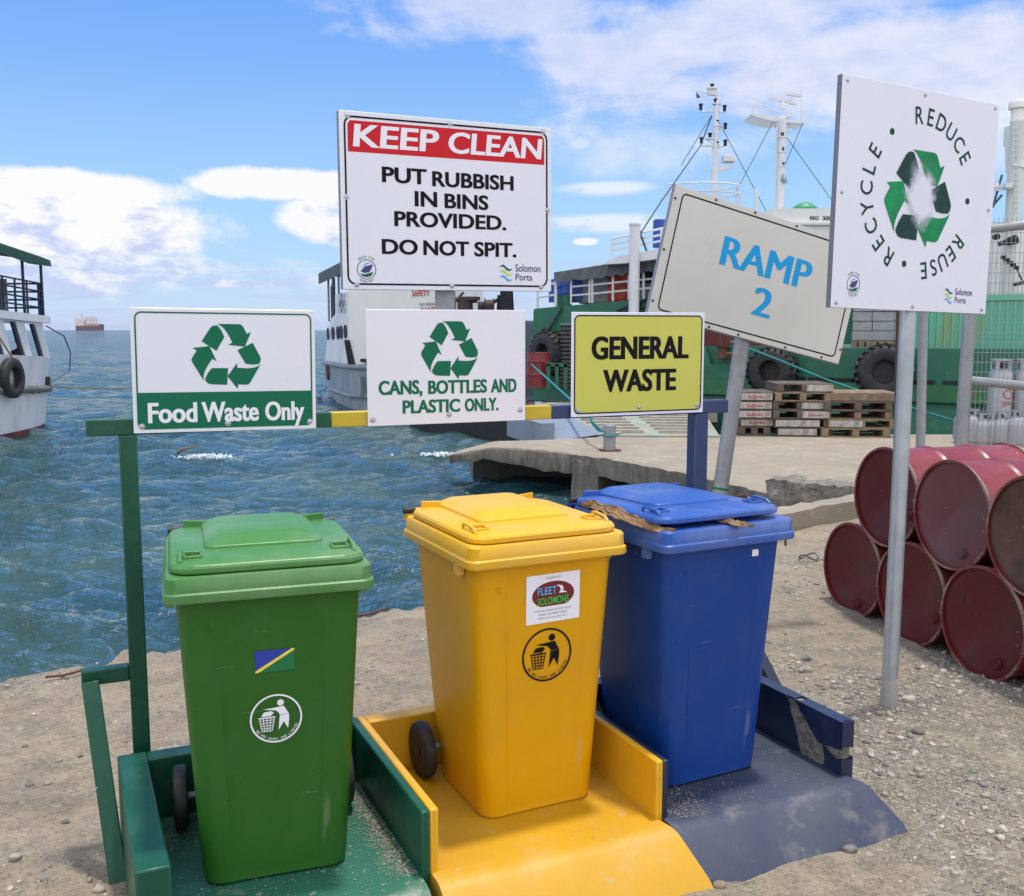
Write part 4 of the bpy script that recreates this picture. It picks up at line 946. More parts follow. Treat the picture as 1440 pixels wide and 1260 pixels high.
# ------------------------------------------------------------------ boat materials
M_bwhite = mat('boat_white', (.62, .63, .65), .45, var=.06, vscale=1.2, dirt=[((.36, .33, .30), .56, .72, 1.6, .45, (1, 1, .3)), ((.25, .13, .07), .68, .72, 4, .6, (1, 1, .25))])
M_bcream = mat('boat_cream_white', (.68, .665, .62), .45, var=.05, vscale=1, dirt=[((.45, .36, .28), .58, .75, 2.2, .35, (1, 1, .25))])
M_bgrey = mat('boat_grey_hull', (.22, .26, .31), .5, var=.12, vscale=1.2, dirt=[((.12, .12, .12), .5, .7, 2, .5, (1, 1, .3)), ((.22, .12, .07), .62, .68, 4, .5)])
M_bgreen = mat('barge_green', (.013, .125, .070), .5, var=.18, vscale=.8, dirt=[((.015, .085, .055), .45, .7, 1.3, .7, (1, 1, .35)), ((.16, .075, .03), .62, .69, 3.5, .7, (1, 1, .3)), ((.10, .26, .17), .6, .75, 2.5, .4)])
M_bgreen2 = mat('barge_rub_green', (.025, .155, .055), .5, var=.2, vscale=1.2, dirt=[((.2, .11, .03), .58, .68, 3, .7, (1, 1, .4)), ((.01, .06, .035), .5, .7, 2, .5)])
M_cont = mat('container_mint', (.13, .42, .29), .55, var=.12, vscale=.9, dirt=[((.30, .26, .06), .55, .68, 2.2, .6, (1, 1, .12)), ((.24, .11, .04), .64, .69, 3, .7, (1, 1, .2))])
M_contrim = mat('container_ochre', (.28, .19, .03), .6, var=.25, vscale=4)
M_canopy = mat('slate_canopy', (.070, .082, .090), .75, var=.2, vscale=3, bump=.3, bscale=6, dist=.05)
M_canopyg = mat('dark_green_canopy', (.008, .055, .034), .75, var=.25, vscale=4, bump=.5, bscale=6, dist=.05)
M_navyrail = mat('dark_blue_railing', (.012, .015, .04), .5)
M_dark = mat('dark_interior', (.012, .013, .015), .8)
M_brown = mat('weathered_wood', (.20, .145, .095), .85, var=.3, vscale=6, bump=.3, bscale=30, dirt=[((.08, .06, .045), .5, .7, 5, .6)])
M_deckwood = mat('deck_timber', (.14, .085, .065), .85, var=.3, vscale=3)
M_maroon = mat('maroon_antifouling', (.13, .03, .025), .7, var=.25, vscale=2)
M_blue = mat('blue_drum_plastic', (.012, .06, .30), .45, var=.1)
M_orange = mat('orange_life_ring', (.55, .09, .03), .55, var=.15)
M_glass = mat('tinted_glass', (.02, .03, .035), .12)
M_greycargo = mat('grey_lumber', (.30, .29, .30), .8, var=.2, vscale=3, dirt=[((.17, .16, .16), .5, .65, 8, .6, (.3, .3, 3))])
def lerp(a, b, t): return Vector(a).lerp(Vector(b), t)
def rail_on(name, parent, pts, h, m, bars=3, r=.022, every=1.0):
    b = MB(); P_ = [Vector(p) for p in pts]
    for i in range(len(P_) - 1):
        a, c = P_[i], P_[i + 1]; k = max(1, round((c - a).length / every))
        for j in range(k + (1 if i == len(P_) - 2 else 0)): q = lerp(a, c, j / k); b.cyl(q, q + Vector((0, 0, h)), r, n=6)
        for s in range(bars): z = h * (s + 1) / bars; b.cyl(a + Vector((0, 0, z)), c + Vector((0, 0, z)), r * .9, n=6)
    return b.build(name, m, parent, 40, world=True)
def tyre_geo(c, axis, R, w, rin, lug=0, n=40):
    b = MB(); b.lathe(c, [(rin, -w * .42), (rin * 1.12, -w * .5), (R * .82, -w * .52), (R * .96, -w * .42), (R, -w * .3), (R, w * .3), (R * .96, w * .42), (R * .82, w * .52), (rin * 1.12, w * .5), (rin, w * .42), (rin, -w * .42)], axis, n)
    b.f = [f for f in b.f if len(f) <= 4]
    if lug:
        a0 = Vector(axis).normalized(); a = a0.orthogonal().normalized(); d_ = a0.cross(a); c = Vector(c)
        for k in range(lug):
            for s in (-1, 1):
                t = 2 * pi * (k + (.5 if s > 0 else 0)) / lug; rad = a * cos(t) + d_ * sin(t); tan_ = -a * sin(t) + d_ * cos(t)
                Rm = Matrix((rad, tan_, a0)).transposed() @ Matrix.Rotation(s * .5, 3, 'X')
                b.box(c + rad * (R + .012) + a0 * s * w * .26, (.05, R * .12, w * .46), Rm)
    return b

# ------------------------------------------------------------------ passenger boat at the left
FX, FY = -11.35, 24.5                        # far corner of its right-hand side
pb = thing('passenger_boat', 'white passenger boat with a dark green canopy at the left edge', 'passenger boat', (FX, FY, WZ))
def side_x(y, z):                            # right-hand side of the hull, curving in at the far end and flaring with height
    e = max(0, (y - (FY - 2.2)) / 2.2); flare = (z - WZ - 1.0) * .10
    return FX + .33 - .40 * e ** 2.2 + flare
def hull_rings(zs, y0=8.0, w=4.2):
    rings = []
    for z in zs:
        ye = FY + .0 + (z - WZ - .9) * .30; r_ = []
        ys = np.linspace(y0, ye, 26)
        right = [(side_x(y, z), y, z + .05 * max(0, (FY - y)) * (1 if z > WZ + .5 else 0) * .9) for y in ys]
        left = [(2 * (FX - w / 2 + .33) - x, y, zz) for x, y, zz in right]
        rings.append([Vector(p) for p in right] + [Vector(p) for p in left[::-1]])
    return rings
MB().loft(hull_rings([WZ - .5, WZ + .12])).build('bottom', M_maroon, pb, 50, world=True)
MB().loft(hull_rings([WZ + .121, WZ + .5, WZ + .92, WZ + 1.72])).build('hull', M_bwhite, pb, 50, world=True)
rub = hull_rings([WZ + .95])[0][:26]; MB().tube([p + Vector((.05, 0, 0)) for p in rub] + [rub[-1] + Vector((-.6, .25, 0)), rub[-1] + Vector((-2.5, .35, 0))], .085, 10).build('rubbing_strake', mat('grey_rub_strake', (.13, .125, .12), .8, var=.3, vscale=3), pb, 50, world=True)
def up(y): return .045 * max(0, FY - y)
xs_ = FX + .20; wd = 3.1
# cabin: sill, pillars with the openings between them, and the upper deck slab
for y in (24.35, 23.45, 22.5, 20.2, 18.0, 15.8, 13.6):
    z0, z1 = WZ + 1.70 + up(y), 1.74 + up(y)
    for xx in (xs_ - .05, xs_ - wd):
        pill = MB(); pill.plate([(xx, y - .40, z0), (xx, y - .12, z0), (xx, y - .42, z1), (xx, y - .80, z1)], (-.10, 0, 0)); pill.build('window_pillar', M_bwhite, pb, 0, world=True); pill = MB(); pill.plate([(xx - .02, y - .53, z0), (xx - .02, y - .405, z0), (xx - .02, y - .805, z1), (xx - .02, y - .93, z1)], (-.06, 0, 0)); pill.build('window_frame', M_navyrail, pb, 0, world=True)
MB().plate([(xs_ - .18, 19.95, WZ + 1.75 + up(20)), (xs_ - .18, 22.0, WZ + 1.72 + up(22)), (xs_ - .18, 21.75, 1.72 + up(22)), (xs_ - .18, 19.2, 1.72 + up(20))], (-.03, 0, 0)).build('cabin_panel', M_bwhite, pb, 0, world=True)
dk = MB()
def slab(y0, y1, x0, x1, z, t, n=6):
    for k in range(n):
        a, c = y0 + (y1 - y0) * k / n, y0 + (y1 - y0) * (k + 1) / n
        dk.add([(x0, a, z + up(a)), (x1, a, z + up(a)), (x1, c, z + up(c)), (x0, c, z + up(c)), (x0, a, z + t + up(a)), (x1, a, z + t + up(a)), (x1, c, z + t + up(c)), (x0, c, z + t + up(c))], [(0, 1, 2, 3), (4, 5, 6, 7), (0, 1, 5, 4), (2, 3, 7, 6), (1, 2, 6, 5), (0, 3, 7, 4)])
slab(8, 24.15, xs_ - wd - .2, xs_ + .05, 1.74, .17); dk.build('upper_deck', M_bwhite, pb, 0, world=True)
dk = MB(); slab(8, 24.0, xs_ - wd, xs_ - .2, WZ + 1.45, .05); dk.build('lower_deck', M_deckwood, pb, 0, world=True)
can = MB(); rows = []
for k in range(15):
    y = 8 + (24.15 - 8) * k / 14; z = 3.22 + up(y) * 1.9; x0, x1 = xs_ - wd - .2, xs_ + .12; sc = .10 + .06 * sin(k * 2.1)
    rows.append([(x1 + .02, y, z - .10 - sc), (x1, y, z + .0), (x1 - .25, y, z + .10), ((x0 + x1) / 2, y, z + .26), (x0 + .25, y, z + .10), (x0, y, z - .02), (x0 - .02, y, z - .30), (x0 + .03, y, z - .26), ((x0 + x1) / 2, y, z + .18), (x1 - .06, y, z - .04)])
can.loft([[Vector(p) for p in r_] for r_ in rows]); can.build('canopy', M_canopyg, pb, 30, world=True)
for y in (24.0, 23.1, 22.0, 20.9, 19.6, 18, 16, 14):
    for xx in (xs_ - .05, xs_ - wd): posts = MB().cyl((xx, y, 1.9 + up(y)), (xx, y, 3.22 + up(y) * 1.9), .035, n=6); posts.build('canopy_post', M_navyrail, pb, 40, world=True)
rb = MB()
for y0, y1 in ((24.0, 20.5), (20.5, 14)):
    for s in range(4): rb.cyl((xs_ - .05, y0, 1.93 + up(y0) + .19 * (s + .9)), (xs_ - .05, y1, 1.93 + up(y1) + .19 * (s + .9)), .022, n=6)
for s in range(4): rb.cyl((xs_ - .05, 24.0, 1.93 + up(24) + .19 * (s + .9)), (xs_ - wd, 24.0, 1.93 + up(24) + .19 * (s + .9)), .022, n=6)
for y in np.arange(15, 24, .55): rb.cyl((xs_ - .05, y, 1.9 + up(y)), (xs_ - .05, y, 2.66 + up(y)), .024, n=6)
for x in np.arange(xs_ - wd, xs_, .6): rb.cyl((x, 24, 1.9 + up(24)), (x, 24, 2.66 + up(24)), .024, n=6)
rb.build('railing', M_navyrail, pb, 40, world=True)
for y in (23.0, 22.0, 21.0): seatb = MB().bb(xs_ - 1.3, xs_ - .5, y - .2, y + .2, 1.92 + up(y), 2.32 + up(y)); seatb.bb(xs_ - 1.3, xs_ - .5, y + .2, y + .25, 1.92 + up(y), 2.7 + up(y)); seatb.build('bench', mat('grey_bench', (.2, .2, .21), .7), pb, 0, world=True)
MB().cyl((side_x(24.0, .12) + .02, 24.1, .16), (side_x(24.0, .12) + .02, 24.1, .48), .07, n=10).build('fairlead', M_blkp, pb, 40, world=True)
b = tyre_geo((side_x(21.7, .55) + .11, 21.7, .56), (1, 0, 0), .44, .18, .25, 0, 36); tag(b.build('tyre_fender', M_rubber, None, 45), 'worn truck tyre hanging on the side of the passenger boat', 'tyre', 'tyres hung as fenders')
b = MB(); b.lathe((xs_ - .12, 20.9, 2.42), [(.22, -.05), (.36, -.06), (.38, 0), (.36, .06), (.22, .05), (.20, 0), (.22, -.05)], (1, 0, 0), 28); b.f = [f for f in b.f if len(f) <= 4]; tag(b.build('life_ring', M_orange, None, 45), 'orange life ring on the upper railing of the passenger boat', 'life ring')
rope('tan rope hanging from the upper deck to the tyre on the passenger boat', [(xs_ + .02, 20.3, 2.9), (xs_ + .05, 21.4, 1.7), (side_x(21.7, .55) + .15, 21.7, .98)], .022, M_ropeb)
rope('mooring rope running from the passenger boat across the water', [(side_x(24, .1) + .06, 24.1, .26), ony(185, 545, 26.0), ony(460, 560, 34.0)], .022, M_ropeb, sag=.04)
rope('thin rope loop hanging at the far end of the passenger boat', [(xs_ - .05, 24.1, 1.70), (xs_ + .15, 24.6, 1.45), (xs_ + .22, 24.75, 1.05), (xs_ + .2, 24.7, .6), (side_x(24, .1) + .1, 24.15, .34)], .016, M_wire)
# passengers seated by the windows
def person(label, loc, rz, shirt, lean=0.0):
    v = [(0, 0, .0), (0, .02, .22), (0, .03 + lean * .3, .46), (0, .05 + lean * .5, .56), (0, .07 + lean * .6, .63), (0, .08 + lean * .7, .74), (0, .08 + lean * .7, .84),
         (.19, .03 + lean * .3, .50), (.25, .10, .26), (.20, .32, .20), (-.19, .03 + lean * .3, .50), (-.25, .10, .26), (-.20, .32, .20),
         (.10, .03, -.01), (.12, .42, .02), (.12, .45, -.40), (.12, .56, -.43), (-.10, .03, -.01), (-.12, .42, .02), (-.12, .45, -.40), (-.12, .56, -.43)]
    e = [(0, 1), (1, 2), (2, 3), (3, 4), (4, 5), (5, 6), (2, 7), (7, 8), (8, 9), (2, 10), (10, 11), (11, 12), (0, 13), (13, 14), (14, 15), (15, 16), (0, 17), (17, 18), (18, 19), (19, 20)]
    rad = [.14, .14, .15, .07, .055, .10, .085, .065, .045, .035, .065, .045, .035, .09, .065, .045, .035, .09, .065, .045, .035]
    me = bpy.data.meshes.new('person'); me.from_pydata(v, e, []); me.materials.append(M_skin)
    o = bpy.data.objects.new('person', me); COL.objects.link(o); o.location = loc; o.rotation_euler = (0, 0, rz)
    sk_ = o.modifiers.new('skin', 'SKIN'); 
    for i, q in enumerate(me.skin_vertices[0].data): q.radius = (rad[i], rad[i] * .85); q.use_root = (i == 0)
    o.modifiers.new('sub', 'SUBSURF').render_levels = 2
    o.matrix_basis = Matrix.Translation(Vector(loc)) @ rotz(rz)
    h = MB(); h.lathe((0, .065 + lean * .7, .80), [(.112, -.06), (.118, .0), (.105, .07), (.06, .105), (0, .115)], (0, -.15, 1), 16); h.build('hair', M_hair, o, 60)
    c = MB(); c.loft([[Vector((hw * cos(a), .025 + off + dp * sin(a), z)) for a in (2 * pi * k / 16 for k in range(16))] for z, hw, dp, off in ((-.02, .17, .135, 0), (.2, .17, .14, 0), (.40, .20, .15, lean * .25), (.52, .17, .11, lean * .4), (.555, .08, .08, lean * .5))]); c.build('shirt', shirt, o, 60)
    return tag(o, label, 'person', 'passengers on the boat at the left')
M_skin = mat('brown_skin', (.06, .03, .018), .55); M_hair = mat('black_hair', (.008, .007, .006), .8)
person('person seated at the aft window of the boat, head in shadow', (xs_ - .55, 21.0, WZ + 1.62), radians(-90), mat('dark_shirt', (.02, .02, .03), .8))
person('person in a brown top leaning on the far window sill of the boat', (xs_ - .42, 23.2, WZ + 1.36), radians(-100), mat('brown_shirt', (.16, .06, .03), .8), .18)

# ------------------------------------------------------------------ cargo ship on the horizon
CY = 3600.0
def hz(u, z): return Vector(((u - 720) / FOC * CY * .993, CY, z))
k_ = CY / FOC
cs = thing('cargo_ship', 'distant bulk carrier with deck cranes on the horizon', 'cargo ship', (hz(126, 0).x, CY, WZ))
cl, cr = hz(107, 0).x, hz(146, 0).x; cw = cr - cl
b = MB(); b.prism([(cl + 3, CY - 10), (cr - 5, CY - 10), (cr + 1, CY), (cr - 5, CY + 10), (cl + 3, CY + 10), (cl, CY)], WZ, WZ + 5.8 * k_ + 2); b.prism([(cr - 12, CY - 8), (cr - 4, CY - 9), (cr + 2, CY), (cr - 4, CY + 9), (cr - 12, CY + 8)], WZ + 5.8 * k_ + 2, WZ + 8 * k_ + 2)
b.build('hull', mat('far_hull', (.13, .10, .13), .7), cs, 0, world=True)
Mh = mat('far_house', (.62, .52, .50), .7); Mcr = mat('far_crane', (.52, .30, .28), .7)
b = MB(); b.bb(cl + 1, cl + cw * .32, CY - 8, CY + 8, WZ + 5.8 * k_ + 2, WZ + 15 * k_); b.bb(cl + cw * .03, cl + cw * .14, CY - 6, CY + 6, WZ + 15 * k_, WZ + 17 * k_); b.bb(cl + cw * .2, cl + cw * .27, CY - 3, CY + 3, WZ + 15 * k_, WZ + 19 * k_); b.build('deckhouse', Mh, cs, 0, world=True)
MB().cyl((cl + cw * .235, CY, WZ + 19 * k_), (cl + cw * .235, CY, WZ + 24 * k_), .8, n=6).build('mast', M_dark, cs, 0, world=True)
for f in (.38, .50, .62, .73):
    b = MB(); x = cl + cw * f; b.bb(x - 2.2, x + 2.2, CY - 3, CY + 3, WZ + 7 * k_, WZ + 19.5 * k_); b.bb(x - 3.6, x + 3.6, CY - 4, CY + 4, WZ + 14 * k_, WZ + 16 * k_); b.bar((x, CY, WZ + 12 * k_), (x + cw * .1, CY, WZ + 10 * k_), 1.2); b.build('crane', Mh, cs, 0, world=True)
for f in (.44, .56, .68, .80): b = MB(); x = cl + cw * f; b.bb(x - 5, x + 5, CY - 7, CY + 7, WZ + 5.8 * k_ + 2, WZ + 9.6 * k_); b.build('hatch_cover', Mcr, cs, 0, world=True)

# ------------------------------------------------------------------ grey and white landing ferry in the middle
C0, CA, CB = Vector((-6.62, 35.2, 0)), Vector((-4.93, 30.2, 0)), Vector((.15, 26.6, 0))
mf = thing('landing_ferry', 'white ferry with a grey hull and portholes moored behind the signs', 'ferry', (CA.x, CA.y, WZ))
b = MB()
def fhull(z, f): return [Vector((C0.x + f * .25, C0.y - f * .6, z)), Vector((CA.x + f * .10, CA.y, z)), Vector((CB.x, CB.y, z)), Vector((3.6, 31.0, z)), Vector((-.8, 38, z)), Vector((-5.2, 38, z))]
b.loft([fhull(WZ - .3, 1.2), fhull(WZ + .3, .8), fhull(.48, .0)]); b.build('hull', M_bgrey, mf, 25, world=True)
b = MB(); b.tube([C0 + Vector((-.02, -.15, .46)), CA + Vector((-.03, -.05, .50)), CB + Vector((0, -.05, .50))], .075, 8); b.tube([lerp(C0, CA, .2) + Vector((.05, 0, -.42)), CA + Vector((.0, -.02, -.38)), CB + Vector((0, -.06, -.36))], .07, 8); b.build('rubbing_strake', M_bgrey, mf, 50, world=True)
b = MB()
b.plate([C0 + Vector((.02, 0, .49)), CA + Vector((0, 0, .49)), CA + Vector((.04, 0, 2.75)), lerp(C0, CA, .53) + Vector((0, 0, 2.72)), lerp(C0, CA, .52) + Vector((0, 0, 2.1)), C0 + Vector((.25, -.1, 1.93))], (.6, .25, 0)); b.build('side_wall', M_bwhite, mf, 0, world=True)
fw = lerp(CA, CB, .62); b = MB(); b.plate([CA + Vector((.001, -.02, .505)), fw + Vector((0, -.02, .505)), fw + Vector((0, -.02, 3.5)), CA + Vector((.03, -.02, 3.5))], (.3, .5, 0)); b.build('front_wall', M_bcream, mf, 0, world=True)
b = MB(); hp = [C0 + Vector((.62, .15, 0)), CA + Vector((.6, .26, 0)), fw + Vector((-.02, .06, 0)), fw + Vector((1.0, 3.2, 0)), C0 + Vector((3.0, 1.6, 0))]
b.prism([(p.x, p.y) for p in hp], .49, 2.05); b.prism([(p.x, p.y) for p in (lerp(C0, CA, .55) + Vector((.66, .3, 0)), CA + Vector((.62, .27, 0)), fw + Vector((-.04, .07, 0)), fw + Vector((.9, 2.6, 0)), lerp(C0, CA, .3) + Vector((2.6, 1.2, 0)))], 2.051, 3.4); b.build('deckhouse', M_bcream, mf, 0, world=True)
b = MB(); b.prism([(p.x, p.y) for p in (fw + Vector((.03, .03, 0)), CB + Vector((-.05, .08, 0)), Vector((3.2, 30.6, 0)), fw + Vector((1.2, 3.3, 0)))], .485, 1.86); b.build('forecastle', M_bgrey, mf, 0, .03, world=True)
for k, f in enumerate((.22, .42, .62, .74, .90)):
    p = lerp(C0, CA, f) + Vector((0, 0, 1.47 + .02 * k)); nrm = Vector((-(CA - C0).y * -1, -(CA - C0).x, 0)).normalized(); nrm = Vector(((CA - C0).y, -(CA - C0).x, 0)).normalized()
    if nrm.y > 0: nrm = -nrm
    b = MB(); b.lathe(tuple(p), [(0, .012), (.17, .012), (.17, .03), (.21, .03), (.21, 0)], tuple(nrm), 20); po = b.build('porthole', M_navyrail, mf, 40, world=True)
d = Decal(); d.text('145', 0, 0, .9, .62, M_navyrail, 1, .02)
xdir = (CA - C0).normalized(); nn = nrm; pp = lerp(C0, CA, .80) + Vector((0, 0, 2.12)) + nn * .06
d.put('number', Matrix(((xdir.x, 0, nn.x, pp.x), (xdir.y, 0, nn.y, pp.y), (0, 1, 0, pp.z), (0, 0, 0, 1))), mf)
xd = (CB - CA).normalized(); n2 = Vector((xd.y, -xd.x, 0)); 
d = Decal(); Mred = mat('print_ship_red', (.42, .03, .03), .5)
sx = lambda u: (onpl(u, 420, CA, atan2(xd.y, xd.x)) - CA).dot(xd)
zz = lambda v: onpl(600, v, CA, atan2(xd.y, xd.x)).z
d.text('SAFETY', sx(593), zz(416.5), sx(605) - sx(580), zz(408) - zz(416.5), Mred, 1, .02); d.text('NO SMOKING', sx(606), zz(430), sx(624) - sx(594), zz(426) - zz(430), M_black, 1, .0); d.text('NAE', sx(603), zz(442), sx(612) - sx(593), zz(432) - zz(442), Mred, 1, .03)
pp = CA + n2 * .045; d.put('lettering', Matrix(((xd.x, 0, n2.x, pp.x), (xd.y, 0, n2.y, pp.y), (0, 1, 0, 0), (0, 0, 0, 1))), mf)
rail_on('railing', mf, [C0 + Vector((.35, -.25, 1.95)), lerp(C0, CA, .52) + Vector((.0, -.02, 2.14))], 1.12, M_navyrail, 5, .03, .55)
b = MB(); q0, q1 = C0 + Vector((.0, .1, 3.46)), lerp(C0, CA, .75) + Vector((.1, 0, 3.62)); b.plate([q0 + Vector((-.1, 0, 0)), q1, q1 + Vector((2.6, .9, 0)), q0 + Vector((2.4, .9, 0))], (0, 0, .12)); b.plate([q0 + Vector((-.12, -.02, -.26)), q1 + Vector((0, -.03, -.26)), q1 + Vector((0, -.03, .1)), q0 + Vector((-.12, -.02, .1))], (-.03, .0, 0)); b.build('canopy', M_canopy, mf, 0, world=True)
b = MB()
for f in (.07, .27, .5): p = lerp(C0, CA, f); b.cyl(p + Vector((.15, 0, 1.9)), p + Vector((.15, 0, 3.44 + .14 * f)), .04, n=6); b.build('canopy_post', M_bgrey, mf, 40, world=True); b = MB()
b.bar(lerp(C0, CA, .02) + Vector((.2, 0, 3.36)), lerp(C0, CA, .5) + Vector((.2, 0, 3.45)), .05); b.build('canopy_beam', M_bgrey, mf, 40, world=True)
b = MB(); p = CA + Vector((.0, -.12, .5)); b.plate([p, p + Vector((.22, -.1, 0)), p + Vector((.15, -.06, .25)), p + Vector((-.02, 0, .8)), p + Vector((-.12, .02, .8))], (.06, .08, 0)); b.cyl(p + Vector((.62, -.32, 0)), p + Vector((.62, -.32, .22)), .06, n=8); b.cyl(p + Vector((.42, -.3, .2)), p + Vector((.85, -.4, .2)), .05, n=8); b.build('cleat', M_dark, mf, 40, world=True)
for f in (.10, .30): p = lerp(CA, CB, f) + Vector((-.12, -.07, -.34)); MB().box(p + Vector((0, 0, .28)), (.16, .12, .56), rotz(atan2(xd.y, xd.x)).to_3x3()).build('hull_bracket', M_bgrey, mf, 0, world=True)
# winch and bow frame at its bow end
b = MB(); w0 = lerp(CA, CB, .72) + Vector((.1, .2, 0))
def wp(u, v): return onpl(u, v, w0, 0)
b.cyl(wp(655, 418), wp(655, 446), .20, n=14); b.cyl(wp(643, 421.5), wp(671, 421.5), .09, n=10); b.lathe(tuple(wp(662, 420)), [(0, -.05), (.26, -.05), (.26, .05), (0, .05)], (0, 0, 1), 20); b.cyl(wp(640, 424), wp(652, 411), .04, n=6)
b.cyl(wp(672, 430), wp(692, 430), .12, n=12); b.lathe(tuple(wp(688, 430)), [(0, -.14), (.24, -.14), (.17, -.1), (.17, .1), (.24, .14), (0, .14)], (1, 0, 0), 18); b.bar(wp(690, 428), wp(704, 419), .09)
for u in (641, 645, 649, 653): b.cyl(wp(u, 418), wp(u - 1, 440), .02, n=6)
b.build('anchor_winch', mat('rusty_winch', (.055, .036, .03), .75, var=.4, vscale=5), mf, 40, world=True)
b = MB(); b.bar(wp(712, 404), wp(712, 470), .34, .3); b.bar(wp(719, 410), wp(722, 470), .10); b.bar(wp(703, 415), wp(700, 470), .14); b.build('bow_gantry', M_dark, mf, 0, world=True)
o = tyre_geo(tuple(onpl(464, 523, C0 + Vector((.2, -.9, 0)), 0)), tuple(nn), .28, .22, .13, 0, 24).build('tyre_fender', M_rust, None, 45); tag(o, 'small rusty brown tyre hanging at the corner of the white ferry', 'tyre', 'tyres hung as fenders')
rope('long dark rope hanging down the side of the white ferry to a small tyre', [lerp(C0, CA, .55) + nn * .08 + Vector((0, 0, 3.0)), onpl(470, 460, C0 + Vector((.2, -.9, 0)), 0), onpl(465, 512, C0 + Vector((.2, -.9, 0)), 0)], .022, M_wire)
rope('slack mooring line rising from the water to the white ferry', [onz(447, 553, WZ), onpl(460, 545, C0, 0), onpl(470, 533, C0 + Vector((.5, -.9, 0)), 0)], .02, M_wire)
# bow ramp lowered on the quay
R0, R1, R2, R3 = onz(842, 612, QZ + .03), onz(1012, 613, QZ + .03), onpl(985, 572, Vector((0, 20.3, 0)), 0), onpl(752, 566, Vector((0, 20.3, 0)), 0)
L0 = onpl(745, 578, Vector((0, 18.5, 0)), 0)
rm = thing('bow_ramp', 'steel bow ramp of a landing craft with worn green paint resting on the quay', 'ramp', tuple(R0))
M_ramp = mat('worn_ramp_paint', (.27, .31, .26), .8, var=.2, vscale=1.4, dirt=[((.32, .26, .19), .46, .58, 1.1, .9), ((.12, .22, .17), .55, .68, 1.7, .6), ((.16, .10, .06), .6, .68, 6, .6)], bump=.3, bscale=20)
B0 = onz(790, 605, QZ + .03)
b = MB(); quad = [R0, R1, R2 , R3]; b.plate(quad, (0, 0, -.12)); b.build('ramp_plate', M_ramp, rm, 0, world=True)
b = MB(); nrm_r = ((R1 - R0).cross(R3 - R0)).normalized(); nrm_r = nrm_r if nrm_r.z > 0 else -nrm_r
for (ua, ub) in ((.08, .40), (.52, .86)):
    for k in range(10):
        t = .06 + k * .085; p, q = lerp(lerp(R0, R1, ua), lerp(R3, R2, ua), t), lerp(lerp(R0, R1, ub), lerp(R3, R2, ub), t); b.bar(p + nrm_r * .03, q + nrm_r * .03, .07, .05, up=nrm_r)
b.build('tread_bar', mat('ramp_tread', (.36, .33, .27), .8, var=.2, vscale=5), rm, 0, world=True)
b = MB(); b.plate([R0 + Vector((0, 0, .01)), R3 + Vector((0, 0, .02)), R3 + Vector((-.1, 0, -.75)), R0 + Vector((-.9, .6, -.2))], (.12, .0, 0)); b.bar(onpl(722, 597, Vector((0, 18.2, 0)), 0), onpl(770, 612, Vector((0, 16.6, 0)), 0), .25, .4); b.build('ramp_cheek', M_bgrey, rm, 0, world=True)
# hull side of the landing craft; shadow under the ramp painted in as near-black
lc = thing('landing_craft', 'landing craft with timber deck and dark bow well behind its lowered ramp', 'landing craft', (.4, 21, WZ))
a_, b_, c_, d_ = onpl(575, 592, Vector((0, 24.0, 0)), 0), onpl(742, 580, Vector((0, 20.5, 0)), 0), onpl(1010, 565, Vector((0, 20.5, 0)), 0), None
b = MB(); b.prism([(a_.x, 24.2), (b_.x, 20.6), (c_.x, 20.6), (c_.x + .5, 23.0), (a_.x + 2.0, 26.5)], WZ - .3, -.12); b.build('hull', mat('shade_black_hull', (.012, .012, .013), .6, dirt=[((.12, .02, .02), .6, .7, 1.5, .5)]), lc, 20, world=True)
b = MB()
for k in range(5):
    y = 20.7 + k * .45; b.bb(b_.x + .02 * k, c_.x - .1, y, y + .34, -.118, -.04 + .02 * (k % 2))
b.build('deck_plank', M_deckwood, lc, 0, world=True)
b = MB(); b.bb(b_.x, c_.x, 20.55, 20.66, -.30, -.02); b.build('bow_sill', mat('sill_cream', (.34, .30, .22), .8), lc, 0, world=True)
# ------------------------------------------------------------------ green barge along the back of the quay
BY0, BX0, BY1, BX1 = 24.6, .53, 17.9, 10.6
ba = thing('cargo_barge', 'long green cargo barge with rusty rubbing strips behind the pallets', 'barge', (BX0, BY0, WZ))
pa_, pbq = Vector((BX0, BY0, 0)), Vector((BX1, BY1, 0)); bd = (pbq - pa_).normalized(); bn = Vector((bd.y, -bd.x, 0)); bn = bn if bn.y < 0 else -bn; baz = atan2(bd.y, bd.x)
def bp(u, v, off=0.0): return onpl(u, v, pa_ + bn * off, baz)
def hullpoly(outline, off, th, name, m, parent=ba, bev=0):
    pts = [bp(u, v, off) for u, v in outline]; b = MB(); b.plate(pts, -bn * th); return b.build(name, m, parent, 0, world=True)
zt = bp(1200, 489).z; zb1 = bp(1200, 539).z; zb2 = bp(1200, 561).z
def zoff(p, z): q = p.copy(); q.z = z; return q
Lb = (pbq - pa_).length
def bq(t, z, off=0.0): q = pa_ + bd * t + bn * off; return Vector((q.x, q.y, z))
tb = lambda u: (onpl(u, 500, pa_, baz) - pa_).dot(bd)
b = MB(); b.plate([bq(tb(885), zb1), bq(Lb + 4, zb1), bq(Lb + 4, zt), bq(tb(885), zt)], -bn * 5); b.plate([bq(0, WZ - .3, .25), bq(Lb + 4, WZ - .3, .25), bq(Lb + 4, zb2, .02), bq(0, zb2, .02)], -bn * 6); b.build('hull', M_bgreen, ba, 0, world=True)
b = MB(); b.plate([bq(tb(885), zb2, .16), bq(Lb + 4, zb2, .16), bq(Lb + 4, zb1 - .004, .16), bq(tb(885), zb1 - .004, .16)], -bn * .3); b.build('rubbing_strip', M_bgreen2, ba, 0, world=True)
